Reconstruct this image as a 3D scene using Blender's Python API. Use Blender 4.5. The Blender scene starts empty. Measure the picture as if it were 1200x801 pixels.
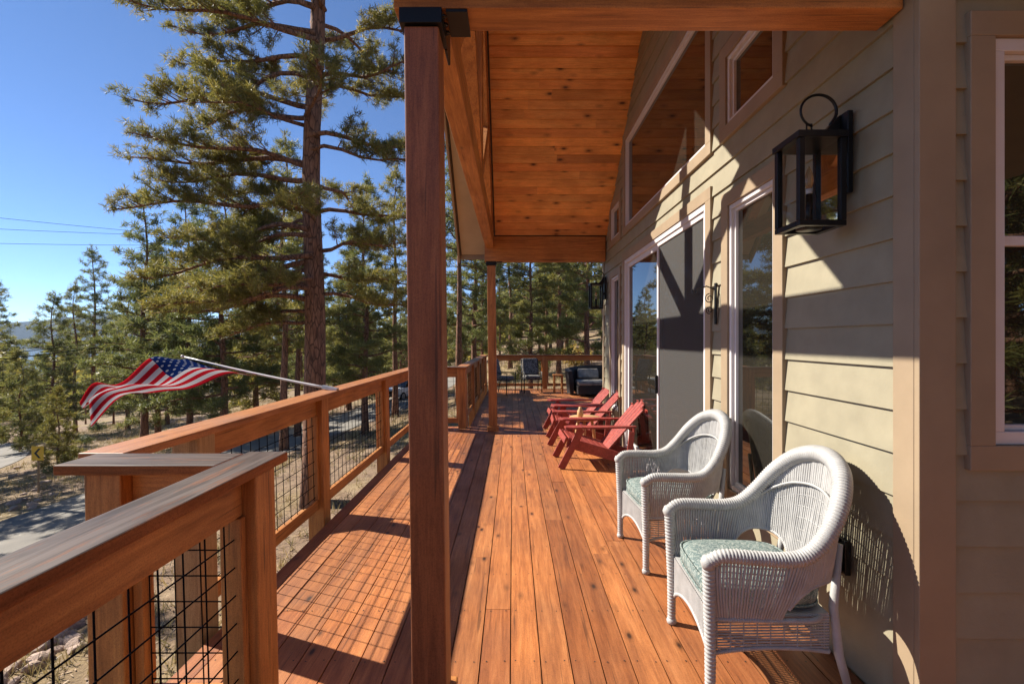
import bpy, math, random
import numpy as np
from mathutils import Vector, Matrix
random.seed(7)
C = bpy.context.scene.collection
V3 = Vector
R = math.radians
PI = math.pi

# ------------------------------------------------------------------ helpers
class MB:
    """collects verts / faces / material slots and links them as one object"""
    def __init__(s):
        s.v = []; s.f = []; s.m = []; s.sm = []
    def add(s, vs, fs, mi=0, smooth=False):
        n = len(s.v)
        s.v += [tuple(p) for p in vs]
        for f in fs:
            s.f.append(tuple(i + n for i in f)); s.m.append(mi); s.sm.append(smooth)
        return s
    def box(s, x0, x1, y0, y1, z0, z1, mi=0):
        vs = [(x0,y0,z0),(x1,y0,z0),(x1,y1,z0),(x0,y1,z0),(x0,y0,z1),(x1,y0,z1),(x1,y1,z1),(x0,y1,z1)]
        return s.add(vs, [(0,3,2,1),(4,5,6,7),(0,1,5,4),(1,2,6,5),(2,3,7,6),(3,0,4,7)], mi)
    def plank(s, p, q, w, t, side, mi=0):
        """bar from p to q, w wide along 'side', t thick across"""
        p = V3(p); q = V3(q); d = (q - p).normalized()
        sd = V3(side); sd = (sd - d * sd.dot(d)).normalized(); n = d.cross(sd)
        a = sd * (w / 2); b = n * (t / 2)
        vs = [p-a-b, p+a-b, p+a+b, p-a+b, q-a-b, q+a-b, q+a+b, q-a+b]
        return s.add(vs, [(0,3,2,1),(4,5,6,7),(0,1,5,4),(1,2,6,5),(2,3,7,6),(3,0,4,7)], mi)
    def tube(s, pts, rad, seg=8, mi=0, smooth=True, cap=True, flat=None):
        pts = [V3(p) for p in pts]; n = len(pts)
        if not hasattr(rad, '__len__'): rad = [rad] * n
        vs = []; up = None
        for i, p in enumerate(pts):
            d = (pts[min(i+1,n-1)] - pts[max(i-1,0)])
            d = d.normalized() if d.length > 1e-9 else V3((0,0,1))
            if up is None:
                up = V3((0,0,1)) if abs(d.z) < .9 else V3((1,0,0))
            a = (up - d * up.dot(d))
            a = a.normalized() if a.length > 1e-6 else d.orthogonal().normalized()
            up = a; b = d.cross(a)
            for k in range(seg):
                t = 2*PI*k/seg
                vs.append(p + (a*math.cos(t) + b*math.sin(t)) * rad[i])
        fs = [(i*seg+k, i*seg+(k+1)%seg, (i+1)*seg+(k+1)%seg, (i+1)*seg+k) for i in range(n-1) for k in range(seg)]
        if cap:
            fs.append(tuple(reversed(range(seg)))); fs.append(tuple((n-1)*seg+k for k in range(seg)))
        return s.add(vs, fs, mi, smooth)
    def lathe(s, prof, c=(0,0,0), seg=24, mi=0, smooth=True, sx=1, sy=1):
        vs = [(c[0]+r*sx*math.cos(2*PI*k/seg), c[1]+r*sy*math.sin(2*PI*k/seg), c[2]+z) for r, z in prof for k in range(seg)]
        n = len(prof)
        fs = [(i*seg+k, i*seg+(k+1)%seg, (i+1)*seg+(k+1)%seg, (i+1)*seg+k) for i in range(n-1) for k in range(seg)]
        fs.append(tuple(reversed(range(seg)))); fs.append(tuple((n-1)*seg+k for k in range(seg)))
        return s.add(vs, fs, mi, smooth)
    def prism(s, poly, axis, a0, a1, mi=0):
        """poly of 2-D points extruded along axis ('x': poly=(y,z); 'y': (x,z); 'z': (x,y))"""
        def P(u, w, a): return {'x':(a,u,w),'y':(u,a,w),'z':(u,w,a)}[axis]
        n = len(poly)
        vs = [P(u,w,a0) for u,w in poly] + [P(u,w,a1) for u,w in poly]
        fs = [tuple(range(n)), tuple(reversed(range(n,2*n)))] + [(i,(i+1)%n,n+(i+1)%n,n+i) for i in range(n)]
        return s.add(vs, fs, mi)
    def build(s, name, mats, parent=None, lean=0.0, bevel=0.0, fix=True, root=True):
        me = bpy.data.meshes.new(name)
        o = bpy.data.objects.new(name, me); C.objects.link(o)
        off = V3((0,0,0))
        p = parent
        while p is not None:
            off = off + p.location; p = p.parent
        vs = [(v[0]-lean*max(v[2],0)-off.x, v[1]-off.y, v[2]-off.z) for v in s.v]
        me.from_pydata(vs, [], s.f)
        for m in (mats if isinstance(mats, (list,tuple)) else [mats]): me.materials.append(m)
        me.polygons.foreach_set('material_index', s.m)
        me.polygons.foreach_set('use_smooth', s.sm)
        me.validate(); me.update()
        if fix:
            import bmesh
            bm = bmesh.new(); bm.from_mesh(me); bmesh.ops.recalc_face_normals(bm, faces=bm.faces); bm.to_mesh(me); bm.free()
        if parent: o.parent = parent
        if bevel:
            b = o.modifiers.new('bevel','BEVEL'); b.width = bevel; b.segments = 2; b.limit_method = 'ANGLE'; b.angle_limit = R(40)
        return o

def np_mesh(name, V, F, mat, parent=None, smooth=False):
    """triangles or quads straight from numpy arrays"""
    me = bpy.data.meshes.new(name)
    n = F.shape[1]
    me.vertices.add(len(V)); me.vertices.foreach_set('co', np.asarray(V, np.float32).ravel())
    me.loops.add(F.size); me.loops.foreach_set('vertex_index', F.astype(np.int32).ravel())
    me.polygons.add(len(F)); me.polygons.foreach_set('loop_start', np.arange(0, F.size, n, dtype=np.int32))
    me.polygons.foreach_set('loop_total', np.full(len(F), n, np.int32))
    me.polygons.foreach_set('use_smooth', np.full(len(F), smooth))
    me.update(calc_edges=True); me.validate()
    me.materials.append(mat)
    o = bpy.data.objects.new(name, me); C.objects.link(o)
    if parent: o.parent = parent
    return o

def tag(o, label=None, cat=None, group=None, kind=None):
    if label: o['label'] = label
    if cat: o['category'] = cat
    if group: o['group'] = group
    if kind: o['kind'] = kind
    return o
def thing(name, label, cat, loc=(0,0,0), group=None):
    o = bpy.data.objects.new(name, None); C.objects.link(o); o.location = loc; o.empty_display_size = .1
    return tag(o, label, cat, group)
def copy_tree(o, parent=None):
    c = o.copy(); C.objects.link(c); c.parent = parent
    for ch in list(o.children): copy_tree(ch, c)
    return c

# ------------------------------------------------------------------ materials
def newmat(name):
    m = bpy.data.materials.new(name); m.use_nodes = True
    nt = m.node_tree; b = nt.nodes['Principled BSDF']
    return m, nt, b
def N(nt, t, **kw):
    n = nt.nodes.new(t)
    for k, v in kw.items():
        if k.startswith('i_'):
            key = k[2:]
            n.inputs[int(key) if key.isdigit() else key].default_value = v
        else: setattr(n, k, v)
    return n
def L(nt, a, b): nt.links.new(a, b)
def ramp(nt, fac, stops):
    r = N(nt, 'ShaderNodeValToRGB'); e = r.color_ramp.elements
    while len(e) < len(stops): e.new(.5)
    for i, (p, c) in enumerate(stops):
        e[i].position = p; e[i].color = (c[0], c[1], c[2], 1)
    L(nt, fac, r.inputs[0]); return r.outputs[0]
def mixc(nt, a, b, fac, mode='MIX'):
    m = N(nt, 'ShaderNodeMix', data_type='RGBA', blend_type=mode)
    for sock, val in ((m.inputs[0], fac), (m.inputs[6], a), (m.inputs[7], b)):
        if isinstance(val, (int, float)): sock.default_value = val
        elif isinstance(val, tuple): sock.default_value = (*val, 1) if len(val) == 3 else val
        else: L(nt, val, sock)
    return m.outputs[2]
def coords(nt, scale=(1,1,1), kind='Object'):
    t = N(nt, 'ShaderNodeTexCoord'); mp = N(nt, 'ShaderNodeMapping'); mp.inputs['Scale'].default_value = scale
    L(nt, t.outputs[kind], mp.inputs['Vector']); return mp.outputs[0]
def noise(nt, vec, scale, detail=4, rough=.55, dist=0.):
    n = N(nt, 'ShaderNodeTexNoise'); n.inputs['Scale'].default_value = scale; n.inputs['Detail'].default_value = detail
    n.inputs['Roughness'].default_value = rough; n.inputs['Distortion'].default_value = dist
    L(nt, vec, n.inputs['Vector']); return n.outputs['Fac']
def bump(nt, b, h, strength=.3, dist=.01):
    n = N(nt, 'ShaderNodeBump'); n.inputs['Strength'].default_value = strength; n.inputs['Distance'].default_value = dist
    L(nt, h, n.inputs['Height']); L(nt, n.outputs[0], b.inputs['Normal'])

def wood(name, axis, dark, mid, light, rough=.55, knots=.5, island=.35, fine=1.0, weather=None, knot_col=(.045,.018,.008), bumps=.25, kscale=7., ksize=1., checks=.55):
    m, nt, b = newmat(name)
    st = [1,1,1]; st['xyz'.index(axis)] = .07
    geo = N(nt, 'ShaderNodeNewGeometry')
    tc = N(nt, 'ShaderNodeTexCoord')
    add = N(nt, 'ShaderNodeVectorMath', operation='ADD')
    sc = N(nt, 'ShaderNodeVectorMath', operation='SCALE'); sc.inputs['Scale'].default_value = 37.0
    cb = N(nt, 'ShaderNodeCombineXYZ')
    for i in range(3): L(nt, geo.outputs['Random Per Island'], cb.inputs[i])
    L(nt, cb.outputs[0], sc.inputs[0]); L(nt, tc.outputs['Object'], add.inputs[0]); L(nt, sc.outputs[0], add.inputs[1])
    mp = N(nt, 'ShaderNodeMapping'); mp.inputs['Scale'].default_value = st; L(nt, add.outputs[0], mp.inputs['Vector'])
    g1 = noise(nt, mp.outputs[0], 26*fine, 6, .65, .6)
    g2 = noise(nt, mp.outputs[0], 130*fine, 4, .7, .1)
    lo = noise(nt, add.outputs[0], 2.2, 3, .5)
    col = ramp(nt, g1, [(.28, dark), (.5, mid), (.72, light)])
    col = mixc(nt, col, ramp(nt, g2, [(.3,(.55,.5,.46)),(.6,(1,1,1))]), .55, 'MULTIPLY')
    col = mixc(nt, col, ramp(nt, lo, [(.3,(.62,.56,.52)),(.65,(1.12,1.08,1.05))]), .6, 'MULTIPLY')
    isl = ramp(nt, geo.outputs['Random Per Island'], [(0,(.55,.50,.50)),(.2,(.95,.80,.72)),(.4,(.80,.84,.88)),(.7,(1.05,1.08,1.05)),(1,(1.28,1.20,1.0))])
    col = mixc(nt, col, isl, island, 'MULTIPLY')
    if knots:
        st2 = [1,1,1]; st2['xyz'.index(axis)] = .45
        mp2 = N(nt, 'ShaderNodeMapping'); mp2.inputs['Scale'].default_value = st2; L(nt, add.outputs[0], mp2.inputs['Vector'])
        vo = N(nt, 'ShaderNodeTexVoronoi'); vo.inputs['Scale'].default_value = kscale; vo.inputs['Randomness'].default_value = 1
        L(nt, mp2.outputs[0], vo.inputs['Vector'])
        k = ramp(nt, vo.outputs['Distance'], [(.05*ksize,(1,1,1)),(.11*ksize,(.35,.35,.35)),(.2*ksize,(0,0,0))])
        kk = N(nt, 'ShaderNodeMath', operation='GREATER_THAN'); kk.inputs[1].default_value = 1 - knots*.75
        sp = N(nt, 'ShaderNodeSeparateColor'); L(nt, vo.outputs['Color'], sp.inputs[0]); L(nt, sp.outputs[0], kk.inputs[0])
        mu = N(nt, 'ShaderNodeMath', operation='MULTIPLY'); L(nt, k, mu.inputs[0]); L(nt, kk.outputs[0], mu.inputs[1])
        col = mixc(nt, col, knot_col, mu.outputs[0])
    sp4 = noise(nt, add.outputs[0], 240, 2, .6)
    col = mixc(nt, col, ramp(nt, sp4, [(.34,(.66,.64,.62)),(.5,(1,1,1)),(.68,(1.12,1.12,1.1))]), .7, 'MULTIPLY')
    if checks:
        s3 = [1,1,1]; s3['xyz'.index(axis)] = .022
        mp3 = N(nt, 'ShaderNodeMapping'); mp3.inputs['Scale'].default_value = s3; L(nt, add.outputs[0], mp3.inputs['Vector'])
        ck = noise(nt, mp3.outputs[0], 75, 2, .5)
        col = mixc(nt, col, (.03,.013,.007), ramp(nt, ck, [(.64,(0,0,0)),(.70,(checks,)*3)]))
    if weather:
        sw = [7,7,7]; sw['xyz'.index(axis)] = .8
        wn = noise(nt, coords(nt, tuple(sw)), 2.0, 6, .72)
        up = N(nt, 'ShaderNodeSeparateXYZ'); L(nt, geo.outputs['Normal'], up.inputs[0])
        ug = N(nt, 'ShaderNodeMath', operation='GREATER_THAN'); ug.inputs[1].default_value = .6; L(nt, up.outputs[2], ug.inputs[0])
        wm_ = N(nt, 'ShaderNodeMath', operation='MULTIPLY'); L(nt, ug.outputs[0], wm_.inputs[0]); L(nt, ramp(nt, wn, [(.30,(0,0,0)),(.46,(.94,.94,.94))]), wm_.inputs[1])
        wc = mixc(nt, weather, tuple(c*.42 for c in weather), ramp(nt, g1, [(.4,(1,1,1)),(.6,(0,0,0))]))
        col = mixc(nt, col, wc, wm_.outputs[0])
    L(nt, col, b.inputs['Base Color']); b.inputs['Roughness'].default_value = rough
    rr = ramp(nt, lo, [(.3,(rough+.12,)*3),(.7,(rough-.1,)*3)]); L(nt, rr, b.inputs['Roughness'])
    bump(nt, b, g1, bumps, .003)
    return m

def paint(name, col, rough=.6, var=.12, scale=3., metal=0., bumps=0., bscale=80):
    m, nt, b = newmat(name)
    n = noise(nt, coords(nt), scale, 5, .6)
    lo = tuple(c*(1-var) for c in col); hi = tuple(min(1, c*(1+var)) for c in col)
    L(nt, ramp(nt, n, [(.3, lo), (.7, hi)]), b.inputs['Base Color'])
    b.inputs['Roughness'].default_value = rough; b.inputs['Metallic'].default_value = metal
    if bumps: bump(nt, b, noise(nt, coords(nt), bscale, 3), bumps, .002)
    return m

DK, MD, LT = (.29,.105,.026), (.51,.21,.056), (.64,.30,.088)
M = {}
M['deck']  = wood('deck_boards_stain', 'y', (.24,.082,.030), (.41,.152,.052), (.54,.225,.084), .52, .7, .72, kscale=8.5, ksize=1.2)
M['deckx'] = wood('deck_cross_stain', 'x', (.19,.07,.03), (.35,.14,.06), (.48,.2,.09), .5, .4, .5)
M['wy'] = wood('stained_wood_y', 'y', DK, MD, LT, .5, .3, .3)
M['wx'] = wood('stained_wood_x', 'x', DK, MD, LT, .5, .3, .3)
M['wz'] = wood('stained_wood_z', 'z', DK, MD, LT, .5, .25, .3)
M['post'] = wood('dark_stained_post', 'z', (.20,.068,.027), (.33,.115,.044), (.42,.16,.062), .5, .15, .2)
M['capy'] = wood('weathered_cap_y', 'y', (.20,.075,.03), (.34,.125,.045), (.44,.18,.07), .5, .25, .2, weather=(.115,.098,.090))
M['capx'] = wood('weathered_cap_x', 'x', (.20,.075,.03), (.34,.125,.045), (.44,.18,.07), .5, .25, .2, weather=(.115,.098,.090))
for k_ in ('capy','capx'): M[k_].node_tree.nodes['Principled BSDF'].inputs['Specular IOR Level'].default_value = .12
M['capo'] = wood('stained_cap_y', 'y', (.30,.11,.035), (.44,.175,.055), (.56,.25,.09), .45, .25, .2)
M['pale'] = wood('pale_lumber', 'z', (.28,.17,.08), (.42,.28,.14), (.55,.38,.2), .6, .4, .2)
M['ceil'] = wood('ceiling_pine', 'x', (.76,.31,.085), (.90,.42,.12), (.95,.52,.17), .5, .62, .8, fine=.8, kscale=8.5, ksize=1.7, checks=0, knot_col=(.09,.026,.008), bumps=.1)
M['under'] = paint('deck_underside', (.05,.028,.016), .8)
M['siding'] = paint('sage_siding_paint', (.262,.234,.160), .6, .12, 5., bumps=.3, bscale=110)
M['trim'] = paint('tan_trim_paint', (.285,.212,.136), .55, .10, 3.5, bumps=.15, bscale=60)
M['soffit'] = paint('soffit_paint', (.42,.33,.22), .6, .08)
M['white'] = paint('white_vinyl', (.60,.57,.57), .35, .04)
M['black'] = paint('black_metal', (.012,.012,.013), .38, .2, 6, .4)
M['wire'] = paint('black_wire', (.008,.008,.010), .9, .2)
M['red'] = wood('red_painted_wood', 'y', (.22,.030,.022), (.34,.050,.035), (.44,.085,.06), .5, 0, .25, bumps=.1)
M['tan'] = paint('tan_table_wood', (.52,.31,.14), .5, .1)
M['wicker'] = paint('white_wicker', (.375,.37,.36), .55, .14, 14, bumps=.4, bscale=160)
M['dwicker'] = paint('dark_wicker', (.022,.018,.017), .6, .3, 30, bumps=.6, bscale=120)
M['greycush'] = paint('grey_cushion', (.24,.215,.18), .9, .35, 9)
M['screw'] = paint('screw_head', (.03,.022,.018), .6, .3, 40)
M['shingle'] = paint('roof_shingle', (.10,.085,.07), .9, .3, 8)
M['steel'] = paint('galvanised', (.45,.45,.46), .4, .1, 4, .8)

def glass_pane():
    m, nt, b = newmat('window_glass')
    nt.nodes.remove(b); out = nt.nodes['Material Output']
    fr = N(nt, 'ShaderNodeFresnel'); fr.inputs[0].default_value = 2.1
    g = N(nt, 'ShaderNodeBsdfGlossy'); g.inputs['Roughness'].default_value = .012; g.inputs[0].default_value = (.92,.95,.95,1)
    d = N(nt, 'ShaderNodeBsdfDiffuse'); d.inputs[0].default_value = (.020,.018,.014,1)
    n = noise(nt, coords(nt), 1.1, 2); bp = N(nt, 'ShaderNodeBump'); bp.inputs['Strength'].default_value = .05; bp.inputs['Distance'].default_value = .02
    L(nt, n, bp.inputs['Height']); L(nt, bp.outputs[0], g.inputs['Normal'])
    mx = N(nt, 'ShaderNodeMixShader'); L(nt, fr.outputs[0], mx.inputs[0]); L(nt, d.outputs[0], mx.inputs[1]); L(nt, g.outputs[0], mx.inputs[2])
    L(nt, mx.outputs[0], out.inputs[0]); return m
def clear_glass():
    m, nt, b = newmat('clear_glass')
    nt.nodes.remove(b); out = nt.nodes['Material Output']
    fr = N(nt, 'ShaderNodeLayerWeight'); fr.inputs[0].default_value = .25
    g = N(nt, 'ShaderNodeBsdfGlossy'); g.inputs['Roughness'].default_value = .02
    t = N(nt, 'ShaderNodeBsdfTransparent'); t.inputs[0].default_value = (.9,.92,.92,1)
    mx = N(nt, 'ShaderNodeMixShader'); L(nt, fr.outputs[0], mx.inputs[0]); L(nt, t.outputs[0], mx.inputs[1]); L(nt, g.outputs[0], mx.inputs[2])
    L(nt, mx.outputs[0], out.inputs[0]); return m
M['pane'] = glass_pane(); M['clear'] = clear_glass()
M['screen'] = paint('insect_screen', (.075,.070,.066), .7, .08, 5)

def screen_mat():
    m, nt, b = newmat('screen_cloth')
    b.inputs['Base Color'].default_value = (.058,.055,.052,1); b.inputs['Roughness'].default_value = .7
    t = N(nt, 'ShaderNodeBsdfTransparent'); mx = N(nt, 'ShaderNodeMixShader'); mx.inputs[0].default_value = .42
    L(nt, b.outputs[0], mx.inputs[1]); L(nt, t.outputs[0], mx.inputs[2]); L(nt, mx.outputs[0], nt.nodes['Material Output'].inputs[0]); return m
M['screen'] = screen_mat()
def cushion_mat():
    m, nt, b = newmat('teal_floral_fabric')
    v = coords(nt)
    w = noise(nt, v, 20, 3, .5, 3.2)
    n2 = noise(nt, v, 9, 2)
    col = ramp(nt, w, [(.40,(.075,.11,.11)),(.47,(.15,.195,.19)),(.52,(.36,.38,.35)),(.57,(.10,.145,.145))])
    col = mixc(nt, col, ramp(nt, n2, [(.35,(.8,.85,.85)),(.65,(1.1,1.1,1.05))]), .6, 'MULTIPLY')
    L(nt, col, b.inputs['Base Color']); b.inputs['Roughness'].default_value = .9
    bump(nt, b, noise(nt, v, 300, 2), .3, .002); return m
def pillow_mat():
    m, nt, b = newmat('grey_leaf_pillow')
    v = coords(nt); w = noise(nt, v, 13, 3, .5, 2.)
    L(nt, ramp(nt, w, [(.42,(.022,.02,.02)),(.5,(.26,.24,.22)),(.6,(.05,.045,.04))]), b.inputs['Base Color']); b.inputs['Roughness'].default_value = .9; return m
M['cush'] = cushion_mat(); M['pillow'] = pillow_mat()

def flag_mat():
    m, nt, b = newmat('striped_flag_cloth')
    uv = N(nt, 'ShaderNodeUVMap'); sp = N(nt, 'ShaderNodeSeparateXYZ'); L(nt, uv.outputs[0], sp.inputs[0])
    def math_(op, a, bb=None):
        n = N(nt, 'ShaderNodeMath', operation=op)
        for i, x in enumerate((a, bb)):
            if x is None: continue
            if isinstance(x, (int, float)): n.inputs[i].default_value = x
            else: L(nt, x, n.inputs[i])
        return n.outputs[0]
    s, t = sp.outputs[0], sp.outputs[1]     # s: along hoist (0 = canton side) ; t: along fly
    st = math_('MODULO', math_('FLOOR', math_('MULTIPLY', s, 13)), 2)
    col = mixc(nt, (.42,.012,.022), (.50,.48,.50), st)
    can = math_('MULTIPLY', math_('LESS_THAN', s, 7/13), math_('LESS_THAN', t, .40))
    # stars: staggered little dots
    u = math_('MULTIPLY', t, 12/.40); w = math_('MULTIPLY', s, 10/(7/13))
    fu = math_('SUBTRACT', math_('FRACT', u), .5); fw = math_('SUBTRACT', math_('FRACT', w), .5)
    par = math_('MODULO', math_('ADD', math_('FLOOR', u), math_('FLOOR', w)), 2)
    dd = math_('ADD', math_('MULTIPLY', fu, fu), math_('MULTIPLY', fw, fw))
    star = math_('MULTIPLY', math_('LESS_THAN', dd, .085), par)
    blue = mixc(nt, (.008,.022,.11), (.30,.32,.40), star)
    col = mixc(nt, col, blue, can)
    L(nt, col, b.inputs['Base Color']); b.inputs['Roughness'].default_value = .95; b.inputs['Specular IOR Level'].default_value = .0
    tr = N(nt, 'ShaderNodeBsdfTranslucent'); L(nt, col, tr.inputs[0])
    mx = N(nt, 'ShaderNodeMixShader'); mx.inputs[0].default_value = .45
    L(nt, b.outputs[0], mx.inputs[1]); L(nt, tr.outputs[0], mx.inputs[2]); L(nt, mx.outputs[0], nt.nodes['Material Output'].inputs[0]); return m
M['flag'] = flag_mat()

def foliage(name, a, b_, c_, trans=.35):
    m, nt, b = newmat(name)
    g = N(nt, 'ShaderNodeNewGeometry'); oi = N(nt, 'ShaderNodeObjectInfo')
    n = noise(nt, coords(nt), .9, 3)
    col = ramp(nt, g.outputs['Random Per Island'], [(0, a), (.55, b_), (1, c_)])
    col = mixc(nt, col, ramp(nt, n, [(.35,(.75,.8,.75)),(.65,(1.25,1.15,1.0))]), .8, 'MULTIPLY')
    col = mixc(nt, col, ramp(nt, oi.outputs['Random'], [(0,(.68,.82,.9)),(.5,(1,1,1)),(1,(1.45,1.2,.85))]), .6, 'MULTIPLY')
    L(nt, col, b.inputs['Base Color']); b.inputs['Roughness'].default_value = .55
    tr = N(nt, 'ShaderNodeBsdfTranslucent'); L(nt, col, tr.inputs[0])
    mx = N(nt, 'ShaderNodeMixShader'); mx.inputs[0].default_value = trans
    L(nt, b.outputs[0], mx.inputs[1]); L(nt, tr.outputs[0], mx.inputs[2]); L(nt, mx.outputs[0], nt.nodes['Material Output'].inputs[0]); return m
M['needle'] = foliage('pine_needles', (.115,.125,.036), (.205,.205,.056), (.33,.285,.085), .5)
M['needle2'] = foliage('pine_needles_far', (.115,.132,.042), (.19,.205,.06), (.31,.28,.085), .5)
M['shrub'] = foliage('shrub_leaves', (.065,.085,.03), (.11,.135,.045), (.17,.18,.065), .4)
M['yellow'] = foliage('yellow_leaves', (.30,.20,.04), (.42,.30,.06), (.5,.38,.10))
M['straw'] = foliage('dry_grass_blades', (.30,.22,.10), (.42,.32,.15), (.52,.42,.22), .2)
def bark():
    m, nt, b = newmat('pine_bark')
    v = coords(nt, (1,1,.25))
    vo = N(nt, 'ShaderNodeTexVoronoi', feature='DISTANCE_TO_EDGE'); vo.inputs['Scale'].default_value = 9; L(nt, v, vo.inputs['Vector'])
    n = noise(nt, v, 14, 5, .65)
    col = ramp(nt, n, [(.3,(.12,.056,.033)),(.55,(.26,.125,.07)),(.75,(.37,.195,.115))])
    cr = ramp(nt, vo.outputs['Distance'], [(.0,(.28,.25,.24)),(.09,(1,1,1))])
    L(nt, mixc(nt, col, cr, 1., 'MULTIPLY'), b.inputs['Base Color']); b.inputs['Roughness'].default_value = .9
    bump(nt, b, cr, .8, .03); return m
M['bark'] = bark()
def ground_mat():
    m, nt, b = newmat('dirt_and_needles')
    v = coords(nt)
    big = noise(nt, v, .16, 5, .6); mid = noise(nt, v, 1.3, 6, .65); fin = noise(nt, v, 16, 5, .7)
    col = ramp(nt, mid, [(.3,(.12,.075,.048)),(.5,(.22,.145,.09)),(.7,(.32,.235,.15))])
    col = mixc(nt, col, (.29,.22,.095), ramp(nt, big, [(.45,(0,0,0)),(.62,(.8,.8,.8))]))
    col = mixc(nt, col, ramp(nt, fin, [(.35,(.45,.4,.36)),(.6,(1.1,1.08,1.05))]), .75, 'MULTIPLY')
    L(nt, col, b.inputs['Base Color']); b.inputs['Roughness'].default_value = .95
    bump(nt, b, fin, .7, .05); return m
M['ground'] = ground_mat()
def asphalt():
    m, nt, b = newmat('old_asphalt')
    v = coords(nt); n = noise(nt, v, 60, 4, .7); n2 = noise(nt, v, .8, 4)
    col = ramp(nt, n2, [(.3,(.13,.12,.105)),(.7,(.22,.20,.17))])
    L(nt, mixc(nt, col, ramp(nt, n, [(.3,(.7,.7,.7)),(.7,(1.2,1.2,1.2))]), .6, 'MULTIPLY'), b.inputs['Base Color']); b.inputs['Roughness'].default_value = .9; return m
M['asphalt'] = asphalt()
M['rock'] = paint('pink_granite', (.36,.26,.20), .9, .4, 7, bumps=.8, bscale=20)
M['hill'] = paint('forested_hill', (.022,.036,.042), .95, .35, .004)
for k_ in ('hill','wire'): M[k_].node_tree.nodes['Principled BSDF'].inputs['Specular IOR Level'].default_value = 0.
def water():
    m, nt, b = newmat('lake_water'); b.inputs['Base Color'].default_value = (.05,.09,.13,1); b.inputs['Roughness'].default_value = .12
    bump(nt, b, noise(nt, coords(nt), .3, 4), .5, .3); return m
M['water'] = water()

# ------------------------------------------------------------------ world, sun, camera
AZ = R(20); EL = R(37)                 # sun stands 20 deg forward of straight left, 37 deg up
sun_to = V3((-math.cos(AZ)*math.cos(EL), math.sin(AZ)*math.cos(EL), math.sin(EL)))
w = bpy.data.worlds.new('World'); bpy.context.scene.world = w; w.use_nodes = True
nt = w.node_tree; bg = nt.nodes['Background']
sky = nt.nodes.new('ShaderNodeTexSky'); sky.sky_type = 'NISHITA'; sky.sun_disc = False
sky.sun_elevation = EL; sky.sun_rotation = math.atan2(sun_to.x, sun_to.y)
sky.altitude = 2500; sky.air_density = .75; sky.dust_density = 0.; sky.ozone_density = 6.0
nt.links.new(sky.outputs[0], bg.inputs[0]); bg.inputs[1].default_value = .054
ld = bpy.data.lights.new('sun', 'SUN'); ld.energy = 3.1; ld.angle = R(.5); ld.color = (1., .92, .80)
lo = bpy.data.objects.new('sun', ld); C.objects.link(lo); lo.rotation_euler = (-sun_to).to_track_quat('-Z','Y').to_euler(); lo.location = (-20, 10, 25)
cd = bpy.data.cameras.new('camera'); cam = bpy.data.objects.new('camera', cd); C.objects.link(cam)
CAMH = 1.54; F = 540.
cam.location = (0,0,CAMH); cam.rotation_euler = (R(90),0,0)
cd.sensor_width = 36; cd.lens = F/1200*36; cd.shift_x = -1/1200; cd.shift_y = -2.5/1200; cd.clip_start = .05; cd.clip_end = 12000
S = bpy.context.scene; S.camera = cam
S.view_settings.view_transform = 'Standard'; S.view_settings.look = 'None'; S.view_settings.gamma = 1; S.view_settings.exposure = 1.82
S.render.engine = 'CYCLES'; S.cycles.use_denoising = True; S.cycles.max_bounces = 8; S.cycles.diffuse_bounces = 7; S.cycles.transparent_max_bounces = 12
S.cycles.sample_clamp_indirect = 6
def px(x, y, Y): return V3(((x-601)*Y/F, Y, CAMH-(y-398)*Y/F))

# ------------------------------------------------------------------ terrain
def sst(t): t = np.clip(t, 0, 1); return t*t*(3-2*t)
def gz(x, y):
    x = np.asarray(x, float); y = np.asarray(y, float)
    z = -2.6 + .12*np.clip(x, -420, 60)
    z = z + sst((x+9)/10) * np.clip(.055*(y-17), 0, 9)
    z = z + sst((-x-150)/200)*(-6)
    return z
def gzf(x, y): return float(gz(x, y))
ax = np.concatenate([-np.geomspace(4000, 70, 26), np.linspace(-60, 60, 121), np.geomspace(70, 4000, 20)])
ay = np.concatenate([-np.geomspace(1500, 50, 12), np.linspace(-40, 100, 141), np.geomspace(110, 4000, 24)])
GX, GY = np.meshgrid(ax, ay)
GV = np.stack([GX, GY, gz(GX, GY)], -1).reshape(-1, 3)
nx = len(ax); ii = (np.arange(len(ay)-1)[:,None]*nx + np.arange(nx-1)[None]).ravel()
tag(np_mesh('ground', GV, np.stack([ii, ii+1, ii+1+nx, ii+nx], 1), M['ground'], smooth=True), kind='structure')
def road(name, pts, w):
    P = [V3((*p, 0)) for p in pts]; out = []
    for i in range(len(P)-1):
        p0, p1, p2, p3 = P[max(i-1,0)], P[i], P[i+1], P[min(i+2,len(P)-1)]
        for k in range(10):
            t = k/10; out.append(.5*((2*p1)+(-p0+p2)*t+(2*p0-5*p1+4*p2-p3)*t*t+(-p0+3*p1-3*p2+p3)*t**3))
    vs = []
    for i, p in enumerate(out):
        d = (out[min(i+1,len(out)-1)]-out[max(i-1,0)]).normalized(); n = V3((-d.y, d.x, 0))
        for s in (-1, -.98, .98, 1):
            q = p + n*s*w/2; vs.append((q.x, q.y, gzf(q.x,q.y) + (.035 if abs(s) < .99 else -.04)))
    fs = [(i*4+k, i*4+k+1, i*4+k+5, i*4+k+4) for i in range(len(out)-1) for k in range(3)]
    mb = MB(); mb.add(vs, fs); o = mb.build(name, M['asphalt']); tag(o, kind='structure'); return [(p.x, p.y) for p in out]
rd1 = road('driveway', [(-17,-8),(-15.5,6),(-15,14),(-14.2,20),(-12.5,27),(-10.5,35),(-8.5,46),(-8,60)], 5.6)
rd2 = road('road', [(-40,2),(-34,14),(-32.5,22),(-37,31),(-50,42),(-74,58)], 6)
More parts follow.
